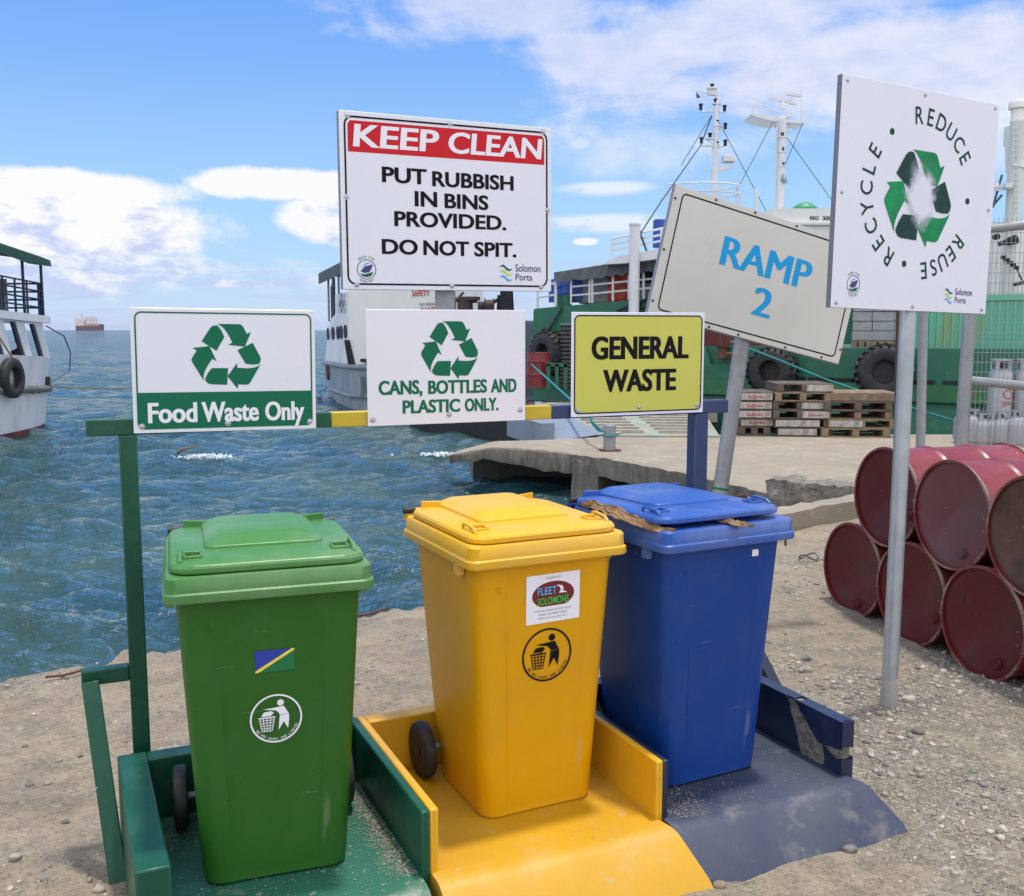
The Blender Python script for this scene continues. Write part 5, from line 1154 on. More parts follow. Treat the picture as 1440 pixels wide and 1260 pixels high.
for u in (1012, 1120, 1155, 1185, 1215, 1300, 1345, 1395):
    t = tb(u); w_ = .22 if u not in (1155, 1185) else .26; b = MB(); b.plate([bq(t - w_, zb1 + .02, .006), bq(t + w_, zb1 + .02, .006), bq(t + w_, zb1 + .10, .006), bq(t - w_, zb1 + .10, .006)], -bn * .004); b.build('scupper', M_dark, ba, 0, world=True)
# raised stern block
hullpoly([(750, 600), (750, 437), (752, 434), (885, 422), (960, 415), (960, 600)], .03, 5.5, 'stern_block', M_bgreen)
b = MB(); p = bp(766, 480, .06)
for u in (766, 797): b.cyl(bp(u, 462, .1), bp(u, 478, .1), .07, n=8)
b.build('mooring_post', M_dark, ba, 40, world=True)
rope('dark cable running down the stern of the green barge', [bp(789, 431, .08), bp(781, 447, .1), bp(774, 459, .1), bp(767, 466, .12)], .035, M_wire)
# railings of the stern deck
def rails(outl, h, name='railing', off=0.0, bars=3, ev=.75, r=.028, m=M_bwhite): return rail_on(name, ba, [bp(u, v, off) for u, v in outl], h, m, bars, r, ev)
rails([(756, 434), (782, 431)], .55, bars=2)
rails([(803, 428), (829, 426), (884, 421), (925, 417)], .62)
b = MB(); 
for u in (788, 797): b.cyl(bp(u, 434, -.3), bp(u, 415, -.3), .13, n=12)
b.build('deck_bollard', M_bgreen, ba, 40, world=True)
# canopy over the stern deck
b = MB(); top_ = [(779, 383), (850, 372), (888, 366), (930, 360)]
pf_ = [bp(u, v, .1) for u, v in top_]; lo_ = [bp(u, v + d_, .14) for (u, v), d_ in zip(top_, (12, 16, 17, 18))]; bk_ = [p - bn * 3.5 + Vector((0, 0, .15)) for p in pf_]
n_ = 26; fr_ = []; lw_ = []; kk_ = []
for i in range(n_):
    t = i / (n_ - 1) * 3; k = min(2, int(t)); f = t - k; w_ = .03 * (i % 2)
    fr_.append(lerp(pf_[k], pf_[k + 1], f)); lw_.append(lerp(lo_[k], lo_[k + 1], f) + bn * w_ + Vector((0, 0, -.03 * (i % 3)))); kk_.append(lerp(bk_[k], bk_[k + 1], f))
b.add(lw_ + fr_ + kk_, [(j * n_ + i, j * n_ + i + 1, (j + 1) * n_ + i + 1, (j + 1) * n_ + i) for j in range(2) for i in range(n_ - 1)]); b.build('canopy', M_canopy, ba, 0, world=True)
b = MB()
for u, v in ((781, 386), (833, 380), (862, 375), (905, 366)): b.cyl(bp(u, v, .0), bp(u, 430 - (u - 780) * .08, .0), .03, n=6)
b.build('canopy_post', M_bwhite, ba, 40, world=True)
# accommodation behind the canopy
A_ = -1.6
hullpoly([(846, 372), (870, 360), (960, 344), (1010, 336), (1010, 352), (960, 359), (880, 370)], A_ + 2.0, 4.5, 'roof_deck', M_bwhite)
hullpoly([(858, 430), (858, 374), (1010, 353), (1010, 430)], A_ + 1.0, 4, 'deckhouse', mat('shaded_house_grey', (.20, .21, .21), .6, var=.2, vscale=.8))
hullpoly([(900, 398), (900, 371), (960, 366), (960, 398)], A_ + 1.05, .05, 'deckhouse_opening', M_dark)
rails([(861, 360), (885, 356), (930, 347), (965, 340)], .40, off=A_ + 1.6, bars=3, ev=.6)
for lab, u, v0, v1, r_, grp in (('blue plastic drum under the stern canopy of the green barge, left of two', 795, 393, 425, .42, 1), ('dark blue drum under the stern canopy of the green barge, right of two', 820, 392, 424, .58, 1), ('blue drum standing on the roof deck behind the cream sign', 931, 309, 348, .22, 2)):
    q = -1.0 if grp == 1 else -1.2; o = MB(); c0, c1 = bp(u, v1, q), bp(u, v0, q); c1.x, c1.y = c0.x, c0.y; hh = c1.z - c0.z
    o.lathe(tuple(c0), [(0, 0), (r_, 0), (r_, hh * .3), (r_ * 1.03, hh * .33), (r_, hh * .36), (r_, hh * .64), (r_ * 1.03, hh * .67), (r_, hh * .7), (r_, hh * .97), (r_ * .9, hh), (0, hh)], (0, 0, 1), 20); tag(o.build('plastic_drum', M_blue, None, 40), lab, 'drum')
o = MB(); p = bp(848, 426, -.9); o.box(p + Vector((0, 0, .35)), (1.0, .8, .75), rotz(baz).to_3x3()); o.box(p + Vector((.1, 0, .8)), (.6, .6, .2), rotz(baz).to_3x3()); tag(o.build('sack_pile', mat('grey_sacking', (.32, .33, .34), .9, var=.3, vscale=4, bump=.6, bscale=5, dist=.1), None, 30, .06), 'heap of grey sacks behind the white railing of the barge', 'sacks')
o = MB(); p = bp(872, 424, -.5); o.box(p + Vector((0, 0, .32)), (.55, .4, .7), rotz(baz).to_3x3()); tag(o.build('life_jacket_bundle', mat('orange_red_cloth', (.42, .06, .03), .8, var=.5, vscale=6), None, 30, .1), 'orange red bundle of life jackets behind the barge railing', 'life jackets')
# white kingpost
kp0, kp1 = bp(893, 446, .45), bp(893, 317, .45); kp0.x, kp0.y = kp1.x, kp1.y
b = MB(); b.lathe(tuple(kp0), [(.12, -.3), (.118, (kp1 - kp0).z - .01), (.14, (kp1 - kp0).z), (.14, (kp1 - kp0).z + .04), (0, (kp1 - kp0).z + .05)], (0, 0, 1), 20)
for v in (367, 389, 412): b.lathe((kp0.x, kp0.y, bp(893, v, .45).z), [(.118, 0), (.123, .0), (.123, .02), (.118, .02)], (0, 0, 1), 20)
b.build('kingpost', M_bwhite, ba, 40, world=True)
rope('black stay wire from the white kingpost up towards the lattice mast', [bp(902, 326, .05), bp(930, 283, -2), bp(985, 205, -9), bp(1001, 163, -9)], .02, M_wire, 'wire', 0, 'stay_wire')
rope('black wire sloping from the top of the white kingpost to the deck', [bp(898, 322, .05), bp(922, 388, .05), bp(940, 430, .05)], .025, M_wire, 'wire', 0, 'stay_wire')
b = MB(); b.bar(bp(868, 438, .2), bp(925, 416, .2), .06); b.bar(bp(868, 441, .2), bp(930, 429, .2), .05)
for u in (885, 897, 909): b.bar(bp(u, 438, .2), bp(u + 6, 425, .2), .03)
b.build('gangway_truss', M_dark, ba, 0, world=True)
# fairlead and maroon house between the signs
hullpoly([(985, 505), (985, 468), (1100, 440), (1100, 505)], -.6, 2, 'deck_locker', M_maroon)
hullpoly([(955, 545), (955, 505), (992, 488), (1000, 512), (1032, 512), (1032, 545)], .12, .3, 'bulwark_bracket', M_bgreen)
b = MB(); b.lathe(tuple(bp(1016, 503, .15)), [(0, 0), (.16, 0), (.1, .1), (.1, .2), (.15, .25), (0, .25)], (0, 0, 1), 14); b.cyl(bp(1010, 500, .2), bp(1040, 497, .2), .05, n=8); b.cyl(bp(1012, 470, .1), bp(1014, 500, .1), .03, n=6); b.build('fairlead', M_rust, ba, 40, world=True)
rope('long grey mooring cable sagging across the front of the green barge', [bp(1028, 480, .3), bp(1095, 506, 1.0), bp(1160, 533, 1.2), bp(1252, 564, 1.4), bp(1355, 596, 1.2), bp(1400, 606, .9)], .02, M_rope, 'rope', .0)
# tyre fenders on the barge
for lab, u, v, R_, ax_ in (('large tractor tyre hanging on the green barge behind the leaning pole', 1086, 522, .48, (-.55, -.83, 0)), ('large tractor tyre hanging on the green barge behind the round sign pole', 1243, 523, .52, (-.28, -.95, 0)), ('large tyre hung on the dark stern of the green barge', 772, 497, .50, (-.80, -.6, 0))):
    p = bp(u, v, .30); o = tyre_geo(tuple(p), ax_, R_, .46 if u < 1200 else .34, R_ * .45, 22, 44).use(M_dark).lathe(tuple(p), [(0, -.02), (R_ * .5, -.02), (R_ * .5, .02), (0, .02)], ax_, 24).build('tractor_tyre', M_rubber, None, 45); tag(o, lab, 'tyre', 'tyres hung as fenders')
b = MB(); q = bp(792, 530, .4)
for k in range(16): z = bp(792, 545, .4).z + k * .095; b.lathe((q.x + .1, q.y, z), [(.16, 0), (.2, .03), (.2, .06), (.16, .09)], (0, 0, 1), 14)
tag(b.build('rubber_fender_column', mat('grey_rubber', (.07, .07, .075), .8, var=.3, vscale=4), None, 40), 'ribbed grey rubber fender column against the green barge stern', 'fender')
dr = onpl(757, 545, Vector((0, 22.6, 0)), 0); t = drum('upright red steel drum on the deck beside the green barge', (dr.x, dr.y, dr.z), 0, M_drumend, False, Vector((0, 0, 1)), 'red steel drums', .80, .27)
b = MB(); 
for u in (771, 783, 795): b.bar(onpl(u, 512, Vector((0, 22.2, 0)), 0), onpl(u, 548, Vector((0, 22.2, 0)), 0), .08)
b.bar(onpl(768, 512, Vector((0, 22.2, 0)), 0), onpl(798, 514, Vector((0, 22.2, 0)), 0), .08); tag(b.build('trestle', M_bgreen, None, 0), 'low green steel frame beside the red drum on the landing craft deck', 'steel frame')
rope('taut teal mooring line dropping from the deck to the bollard', [onpl(741, 507, Vector((0, 23, 0)), 0), onpl(800, 560, Vector((0, 18, 0)), 0), onpl(832, 590, Vector((0, 15.2, 0)), 0)], .022, M_rope)

# ------------------------------------------------------------------ containers and cargo on the barge
def container(label, u0, off, z0, length=6.0, h=2.6):
    t0 = tb(u0); o_ = bq(t0, z0, off)
    t = thing('shipping_container', label, 'container', tuple(o_), baz, 'green containers on the barge')
    b = MB(); n = 40; vs = []; step = length / n
    prof = []
    for i in range(n): x = .12 + i * (length - .24) / n; w_ = (length - .24) / n; prof += [(x, 0), (x + w_ * .25, .035), (x + w_ * .5, .035), (x + w_ * .75, 0)]
    prof.append((length - .12, 0))
    front = [(x, y + .03, z) for z in (.14, h - .12) for x, y in prof]; m_ = len(prof)
    b.add(front, [(i, i + 1, m_ + i + 1, m_ + i) for i in range(m_ - 1)]); b.bb(.05, length - .05, .09, 2.4, .1, h - .02)
    b.build('corrugated_wall', M_cont, t, 0)
    f = MB(); f.bb(0, .12, 0, .12, 0, h); f.bb(length - .12, length, 0, .12, 0, h); f.build('corner_post', M_contrim, t, 0); 
    f = MB(); f.bb(.121, length - .121, 0, .10, 0, .14); f.bb(.121, length - .121, 0, .10, h - .12, h); f.build('side_rail', M_cont, t, 0)
    return t
zc = bp(1400, 414, -1.6).z - 2.6
container('mint green corrugated container with an ochre corner post on the barge', 1243, -1.6, zc)
container('mint green corrugated container at the right end of the barge', 1243 + 560, -1.6, zc)
ct_ = bpy.data.objects['shipping_container.001']; ct_.location = bq(tb(1243) + 6.05, zc, -1.62)
# stacked grey lumber on pallets
for i, (ua, ub, lab) in enumerate(((1180, 1207.5, 'left stack of weathered grey crates on a pallet on the barge'), (1208.5, 1238, 'right stack of weathered grey crates on a pallet beside the mint container'))):
    t0, t1 = tb(ua), tb(ub); z0 = bp(1210, 489, -.9).z - .3; b0 = bq(t0, z0, -.9)
    t = thing('crate_stack', lab, 'crates', tuple(b0), baz, 'grey crates on the barge')
    w_ = (t1 - t0) * 1.05; b = MB()
    for k in range(6): b.bb(0 + .012 * (k % 2), w_ - .01 * (k % 3), 0, .8, .46 + k * .2, .46 + k * .2 + .185)
    b.build('crate', M_greycargo, t, 0, .008); b = MB()
    b.bb(0, w_, 0, .8, .42, .452); b.bb(0, w_, 0, .8, .0, .28)
    for x in (.05, w_ / 2, w_ - .05): b.bb(x - .06, x + .06, .0, .8, .281, .419)
    b.build('pallet', M_brown, t, 0)

# ------------------------------------------------------------------ white ship beyond, with two masts
SY = 34.0
def sp(u, v, y=SY): return ony(u, v, y)
ws = thing('white_ship', 'white ship with lattice masts and radar platform behind the barge', 'ship', (9, SY, WZ))
def sbox(u0, u1, v0, v1, y0, y1, name, m, bev=0):
    a, c = sp(u0, v0, y0), sp(u1, v1, y0); b = MB(); b.bb(a.x, c.x, y0, y1, min(a.z, c.z), max(a.z, c.z)); return b.build(name, m, ws, 0, bev, world=True)
sbox(960, 1560, 400, 560, SY + .3, SY + 9, 'hull', M_bgreen)
sbox(1086, 1192, 293, 402, SY, SY + 6, 'wheelhouse', M_bcream)
sbox(1082, 1192, 313, 316, SY - .15, SY + 6.1, 'wheelhouse_eave', M_bwhite)
sbox(960, 1086, 318, 402, SY + .2, SY + 6, 'deckhouse', M_bwhite)
sbox(1396, 1520, 318, 440, SY - 6, SY + 6, 'afterhouse', M_bcream)
d = Decal(); a0 = sp(1152, 310, SY - .02)
d.text('REG', sp(1145, 308).x - a0.x, sp(1145, 309.5).z - a0.z, sp(1151, 300).x - sp(1139, 300).x, sp(1145, 304).z - sp(1145, 309.5).z, M_black, 1, .02)
d.text('3004', sp(1165, 308).x - a0.x, sp(1165, 310).z - a0.z, sp(1173, 300).x - sp(1156, 300).x, sp(1165, 304).z - sp(1165, 310).z, M_black, 1, .02)
d.put('lettering', Matrix.Translation(a0) @ Matrix.Rotation(pi / 2, 4, 'X'), ws)
b = MB(); c = sp(1132, 294, SY + 1); b.lathe(tuple(c), [(.42, 0), (.40, .06), (.22, .18), (.06, .24), (0, .245)], (0, 0, 1), 18); b.build('green_dome', mat('dome_green', (.03, .26, .10), .5), ws, 40, world=True)
# mast with signal lights
def mpt(u, v, y): return sp(u, v, y)
def vcyl(b, u, v0, v1, r0, r1=None, y=SY, n=10): p, q = sp(u, v0, y), sp(u, v1, y); q.x = p.x; q.y = p.y; b.cyl(p, q, r0, r1, n); return p
Y1 = SY + .8
b = MB(); vcyl(b, 1003.5, 330, 134, .115, .08, Y1)
def arm(ua, ub, v, y, r=.035): a, c = sp(ua, v, y), sp(ub, v, y); b.cyl(a, c, r, n=6)
arm(985, 1020, 157, Y1); arm(1005, 1020, 182, Y1, .03); arm(986, 1020, 205, Y1); 
b.cyl(sp(978, 126, Y1), sp(1000, 133, Y1), .02, n=6); b.cyl(sp(1004, 133, Y1), sp(1011, 129, Y1), .02, n=6)
for u, v in ((1008, 146), (1009, 177), (998, 195), (1008, 207)): a = sp(u, v, Y1); b.box(a, (.30, .2, .04)); b.bar(a + Vector((-.1, 0, -.02)), a + Vector((-.22 if u > 1003 else .2, 0, -.22)), .04)
b.lathe(tuple(sp(1001.5, 124.5, Y1)), [(0, -.03), (.19, -.03), (.19, .02), (0, .02)], (0, 0, 1), 12); b.bar(sp(1001.5, 125, Y1), sp(1001.5, 134, Y1), .24, .2)
pf2 = [sp(1003, 236, Y1), sp(1033, 231, Y1), sp(1032, 234, Y1), sp(1012, 241, Y1), sp(1004, 250, Y1)]; b.plate(pf2, (0, .5, 0))
b.build('signal_mast', M_bwhite, ws, 40, world=True)
for u, v in ((1001.5, 121), (1006.5, 142), (985.5, 149), (1019, 151), (1008, 172), (1020, 176), (998.5, 190), (986.5, 196), (1020, 199.5), (1008, 202)):
    c = sp(u, v, Y1 - .02); b = MB(); b.lathe(tuple(c - Vector((0, 0, .03))), [(0, -.10), (.055, -.10), (.055, .04), (.075, .05), (.07, .10), (0, .11)], (0, 0, 1), 10); b.build('navigation_light', M_dark, ws, 40, world=True)
b = MB(); a = sp(1024, 228, Y1 + .2); b.box(a + Vector((0, 0, .05)), (.44, .5, .12)); b.box(a + Vector((-.02, 0, .17)), (.40, .4, .10)); b.build('radar', M_bwhite, ws, 0, .02, world=True)
b = MB(); c = sp(1009, 262, Y1)
for v in (262, 274):
    z = sp(1009, v, Y1).z; pts = [(c.x - .6 + 1.35 * cos(t), c.y + .9 * sin(t), z) for t in np.linspace(-2.6, 1.0, 16)]; b.tube(pts, .028, 6)
for t in np.linspace(-2.6, 1.0, 6): x, y = c.x - .6 + 1.35 * cos(t), c.y + .9 * sin(t); b.cyl((x, y, sp(1009, 262, Y1).z), (x, y, sp(1009, 290, Y1).z), .02, n=6)
b.build('mast_railing', M_bwhite, ws, 40, world=True)
b = MB(); p = sp(1064, 298, Y1); b.cyl(p, sp(1064, 270, Y1), .06, n=8); b.cyl(sp(1064, 270, Y1), sp(1068, 263, Y1), .025, n=6); b.cyl(sp(1064, 271, Y1), sp(1060, 266, Y1), .02, n=6); vcyl(b, 1041.5, 300, 268, .04, .03, Y1); b.build('vent_pipe', M_bwhite, ws, 40, world=True)
# radar mast
Y2 = SY + 1.2
b = MB(); vcyl(b, 1096.5, 296, 168, .15, .13, Y2, 12); vcyl(b, 1090, 296, 172, .03, .03, Y2, 6); vcyl(b, 1092.6, 296, 172, .022, .022, Y2, 6)
for v in range(176, 294, 7): a, c = sp(1090, v, Y2), sp(1092.6, v, Y2); b.cyl(a, c, .012, n=4)
pl_ = [sp(1057, 160, Y2), sp(1088, 163, Y2), sp(1115, 159, Y2), sp(1115, 162, Y2), sp(1094, 171, Y2), sp(1078, 168, Y2), sp(1060, 163, Y2)]
b.plate(pl_, (0, 1.2, 0)); b.plate([sp(1098, 167, Y2), sp(1134, 171, Y2), sp(1132, 173.5, Y2), sp(1100, 172, Y2)], (0, 1.0, 0))
b.plate([sp(1095, 186, Y2), sp(1113, 180, Y2), sp(1113, 183, Y2), sp(1096, 189, Y2)], (0, .5, 0))
for v in (193, 214, 234): b.box(sp(1099.5, v, Y2), (.3, .3, .04))
b.build('radar_mast', M_bwhite, ws, 40, world=True)
b = MB(); 
def scan(u0, v0, u1, v1, uc, vc):
    b.bar(sp(u0, v0, Y2 + .3), sp(u1, v1, Y2 + .3), .10, .09); c = sp(uc, vc, Y2 + .3); b.lathe(tuple(c), [(0, -.26), (.11, -.26), (.09, -.08), (.05, 0), (0, 0)], (0, 0, 1), 12)
scan(1083, 138, 1115, 144, 1101, 143); scan(1106, 132, 1126, 135, 1116, 136); b.build('radar_scanner', M_bwhite, ws, 40, world=True)
b = MB()
for v, m_ in ((190.5, 0), (211, 0), (232, 0)): c = sp(1100, v, Y2 - .05); b.lathe(tuple(c), [(0, -.05), (.09, -.05), (.09, .09), (0, .1)], (0, 0, 1), 10)
b.build('mast_lamp', mat('lamp_maroon', (.06, .02, .03), .4), ws, 40, world=True)
b = MB(); c = sp(1100, 253, Y2 - .1); b.lathe(tuple(c), [(.05, -.12), (.08, 0), (.17, .10), (.17, .11), (.02, .05)], (.8, -.5, .3), 14); b.build('horn', mat('horn_green', (.20, .30, .25), .5), ws, 40, world=True)
b = MB(); hz_ = [sp(1058, 160, Y2), sp(1088, 163, Y2), sp(1114, 159, Y2)]
for i in range(2):
    for h in (.2, .4, .55): b.cyl(hz_[i] + Vector((0, 0, h * .55)), hz_[i + 1] + Vector((0, 0, h * .55)), .01, n=4)
for u in (1058, 1066, 1074, 1082, 1128, 1133): p = sp(u, 161 if u < 1100 else 171, Y2); b.cyl(p, p + Vector((0, 0, .34)), .014, n=4)
b.cyl(sp(1126, 170, Y2), sp(1127.5, 122, Y2), .02, n=5); b.cyl(sp(1131, 146, Y2), sp(1136, 144, Y2), .012, n=4); b.cyl(sp(1061, 150, Y2), sp(1066, 139, Y2), .025, n=5)
for u, v0, v1 in ((967, 300, 205), (1155, 297, 236), (1037, 290, 240), (1141, 297, 285), (993, 275, 205)): vcyl(b, u, v0, v1, .012, .008, Y2, 4)
b.build('antenna', M_bwhite, ws, 40, world=True)
for lab, p, q in (('stay wire on the left side of the signal mast', sp(1001, 162, Y1), sp(958, 232, Y1 - 1)), ('stay wire crossing from the signal mast down to the right', sp(1006, 162, Y1), sp(1079, 300, Y1)), ('stay wire crossing from the radar mast down to the left', sp(1086, 173, Y2), sp(1036, 268, Y1)), ('stay wire from the radar mast down to the right', sp(1104, 190, Y2), sp(1170, 282, Y2)), ('thin wire hanging from the right end of the radar platform', sp(1129, 173, Y2), sp(1104, 232, Y2))):
    rope(lab, [p, q], .012, M_wire, 'wire', 0, 'stay_wire')
b = MB(); a = sp(979, 128, Y1); b.plate([a + Vector((0, 0, -.02)), a + Vector((.16, .02, -.20)), a + Vector((.02, 0, -.24))], (0, .01, 0)); tag(b.build('flag', M_navyink, None, 0), 'tiny dark pennant at the top of the signal mast', 'flag')
# crane kingpost at the right edge
Y3 = 27.0
kg = thing('deck_crane', 'white cylindrical crane post with cap at the right edge', 'crane', tuple(sp(1417, 480, Y3)))
b = MB(); p, q = sp(1417, 440, Y3), sp(1417, 163, Y3); q.x = p.x; zb_ = p.z
zz_ = lambda v: sp(1417, v, Y3).z - zb_
b.lathe(tuple(p), [(.20, 0), (.20, zz_(173)), (.215, zz_(172)), (.215, zz_(169)), (.20, zz_(168)), (.20, zz_(154)), (.27, zz_(153)), (.27, zz_(144)), (.24, zz_(141.5)), (0, zz_(141))], (0, 0, 1), 26); b.build('crane_post', M_bcream, kg, 40, world=True)
b = MB(); 
for v in range(180, 300, 8): a = sp(1428, v, Y3 - .2); b.box(a, (.09, .04, .02))
b.cyl(sp(1426, 178, Y3 - .2), sp(1426, 300, Y3 - .2), .015, n=5); b.cyl(sp(1430, 178, Y3 - .2), sp(1430, 300, Y3 - .2), .015, n=5); b.build('ladder', M_bwhite, kg, 40, world=True)
b = MB(); b.bb(sp(1426, 200, Y3).x, sp(1500, 200, Y3).x, Y3 - .05, Y3 + .6, sp(1430, 200, Y3).z, sp(1430, 173, Y3).z); b.plate([sp(1426, 200, Y3), sp(1450, 200, Y3), sp(1440, 206, Y3), sp(1433, 216, Y3), sp(1427, 240, Y3)], (0, .5, 0)); b.build('crane_house', M_bcream, kg, 0, world=True)
rail_on('crane_railing', kg, [sp(1431, 172.5, Y3), sp(1500, 172.5, Y3)], .45, M_bwhite, 2, .015, .35)
b = MB(); b.bar(sp(1398, 266, Y3 - .1), sp(1420, 264, Y3 - .1), .10); b.box(sp(1417, 261, Y3 - .25), (.2, .14, .12)); b.lathe(tuple(sp(1401, 261, Y3 - .1)), [(0, -.06), (.09, -.06), (.07, .06), (0, .07)], (0, 0, 1), 10); b.bar(sp(1424, 231, Y3 - .2), sp(1450, 236, Y3 - .2), .07); b.build('lamp_bracket', M_bwhite, kg, 0, world=True)
b = MB(); b.cyl(sp(1396, 292, Y3), sp(1409, 246, Y3), .03, n=6); b.cyl(sp(1396, 290, Y3), sp(1409, 274, Y3), .03, n=6); b.cyl(sp(1428, 248, Y3), sp(1445, 230, Y3), .025, n=6); b.build('crane_cable', M_wire, kg, 40, world=True)
b = MB(); b.bar(sp(1405, 343, Y3 - .4), sp(1430, 337, Y3 - .4), .12); b.lathe(tuple(sp(1424, 338, Y3 - .4)), [(0, -.14), (.1, -.14), (.13, .1), (0, .14)], (1, 0, .3), 10)
for k in range(5): b.box(sp(1411 + k * 4.6, 362 + k * 3.6, Y3 - .4), (.11, .1, .09))
b.cyl(sp(1428, 374, Y3 - .4), sp(1437, 394, Y3 - .4), .02, n=6); b.bar(sp(1426, 400, Y3 - .4), sp(1445, 396, Y3 - .4), .09); b.lathe(tuple(sp(1401, 333, Y3 - .4)), [(0, -.08), (.08, -.08), (.08, .08), (0, .08)], (0, 1, 0), 10)
b.build('hook_tackle', M_dark, kg, 40, world=True)
# ------------------------------------------------------------------ pallets on the quay
M_pal = mat('pallet_wood', (.26, .185, .115), .85, var=.3, vscale=5, bump=.3, bscale=30, dirt=[((.12, .09, .065), .48, .68, 4, .6)])
M_palw = mat('pallet_white_board', (.42, .40, .37), .8, var=.2, vscale=6, dirt=[((.22, .18, .14), .46, .62, 7, .75)])
M_pald = mat('pallet_dark_wood', (.12, .09, .07), .88, var=.3, vscale=5, dirt=[((.24, .18, .12), .55, .7, 5, .5)])
Mpr = mat('print_pallet_red', (.36, .07, .07), .6)
def pallet(label, x, y, z, rz, m, white=None, word=None, w=1.05, dp=.95, fallen=0.0):
    r = random.Random(label); t = thing('pallet', label, 'pallet', (x + r.uniform(-.035, .035), y + r.uniform(-.03, .05), z), rz + r.uniform(-.05, .05), 'wooden pallets stacked on the quay')
    b = MB()
    for k in range(6): yy_ = (k + .5) / 6 * dp; b.box((w / 2, yy_, .133), (w, dp / 6 * .74, .018))
    b.build('top_board', m, t, 0); b = MB()
    for yy_ in (.06, dp / 2, dp - .06): b.box((w / 2, yy_, .009), (w, .10, .018))
    b.build('bottom_board', m, t, 0); b = MB()
    for xx in (.06, w / 2, w - .06): b.bb(xx - .05, xx + .05, 0.001, dp, .0185, .1235)
    b.build('bearer', m, t, 0)
    if white:
        a, c = white; b = MB(); b.bb(w * a, w * c, -.022, -.001, .02, .125); f = b.build('fascia_board', M_palw, t, 0)
        if word: d = Decal(); d.text(word, 0, 0, w * (c - a) * .55, .05, Mpr, 1, .03); d.put('lettering', Matrix.Translation((w * (a + c) / 2, -.0228, .045)) @ Matrix.Rotation(pi / 2, 4, 'X'), f, False)
    return t
q1 = onz(1041, 613, QZ); q2 = onz(1088, 614, QZ); q3 = onz(1160, 615, QZ); PH = .1425; PRZ = radians(-6)
wds = ('wooden', 'wooden', 'wooden')
lev = ('lowest', 'second lowest', 'third from the ground', 'fourth from the ground', 'fifth from the ground', 'topmost')
for k in range(5):
    pallet('%s pallet of the left stack with %s' % (lev[k] if k < 4 else 'topmost', 'bare brown boards' if k == 0 else 'a white end board'), q1.x + .01 * ((k * 5) % 3 - 1), q1.y + .02 * (k % 2), QZ + .003 + k * PH, PRZ, M_pald, (.0, .98) if k else None, 'Solbrew' if k else None, .52)
for k in range(6):
    pallet('%s pallet of the middle stack with %s' % (lev[k] if k < 5 else 'topmost', ('white board at its left', 'white board at its left end', 'red lettered board', 'dirty white board', 'plain brown board', 'loose white board')[k]), q2.x + (.06, .03, -.03, -.04, .02, .05)[k], q2.y + .03 * (k % 2), QZ + .003 + k * PH, PRZ + .02 * (k % 2), (M_pald, M_pald, M_pald, M_pald, M_pal, M_pald)[k], ((.02, .70), (.02, .8), (.92, 1.75), (.95, 1.6), None, (1.05, 2.2))[k] if k in (0, 1) else ((.52, .99) if k in (2, 3, 5) else None), 'Solbrew' if k == 2 else None, .90)
for k in range(5):
    pallet('%s pallet of the right stack with %s' % (lev[k] if k < 4 else 'topmost', ('pale brown boards', 'a white board at its left end', 'open bearers', 'worn dark boards', 'a reddish brown edge')[k]), q3.x + (-.03, .04, .02, .0, .06)[k], q3.y + .02 * (k % 3), QZ + .003 + k * PH, PRZ, (M_pal, M_pal, M_pal, M_pald, M_pal)[k], (.03, .5) if k == 1 else ((.0, .99) if k == 4 else None), None, 1.08)
for o in bpy.data.objects:
    if o.name.startswith('fascia_board') and o.parent and 'reddish' in o.parent['label']: o.data.materials[0] = M_brown

# ------------------------------------------------------------------ mesh fence and thin posts
FY_ = 8.0
fa = ony(1349, 640, FY_); fdir = Vector((cos(radians(-4)), sin(radians(-4)), 0))
fe = thing('mesh_fence', 'galvanised wire mesh fence panel with pipe posts behind the drums', 'fence', (fa.x, fa.y, G))
def fp(u, v): return onpl(u, v, fa, radians(-4))
b = MB(); zt_ = fp(1360, 316).z; b.cyl((fa.x, fa.y, G - .2), (fa.x + .03, fa.y, zt_ + .25), .05, n=16); b.build('post', M_galvd, fe, 40, world=True); b = MB(); q = fa + fdir * 2.4; b.cyl((q.x, q.y, G - .2), (q.x, q.y, zt_ + .25), .05, n=16); b.build('post', M_galvd, fe, 40, world=True)
for nm, va, vb in (('middle_rail', 534, 543), ('top_rail', 326, 316)):
    a, c = fp(1352, va), fp(1445, vb); b = MB(); b.cyl(a, a + (c - a).normalized() * 2.35, .038, n=12); b.build('rail', M_galvd, fe, 40, world=True)
M_wirem = mat('fence_wire', (.30, .31, .31), .55, .4)
b = MB(); base_z = G + .06
for i in range(68):
    p = fa + fdir * (.06 + i * .0215 * 1.6); b.bar((p.x, p.y - .02, base_z), (p.x, p.y - .02, zt_ + .05), .0032)
for k in range(38):
    z = base_z + .02 + k * .078
    if z < zt_ + .04: p, q = fa + fdir * .03, fa + fdir * 2.37; b.bar((p.x, p.y - .024, z), (q.x, q.y - .024, z), .0042)
b.build('wire_mesh', M_wirem, fe, 0, world=True)
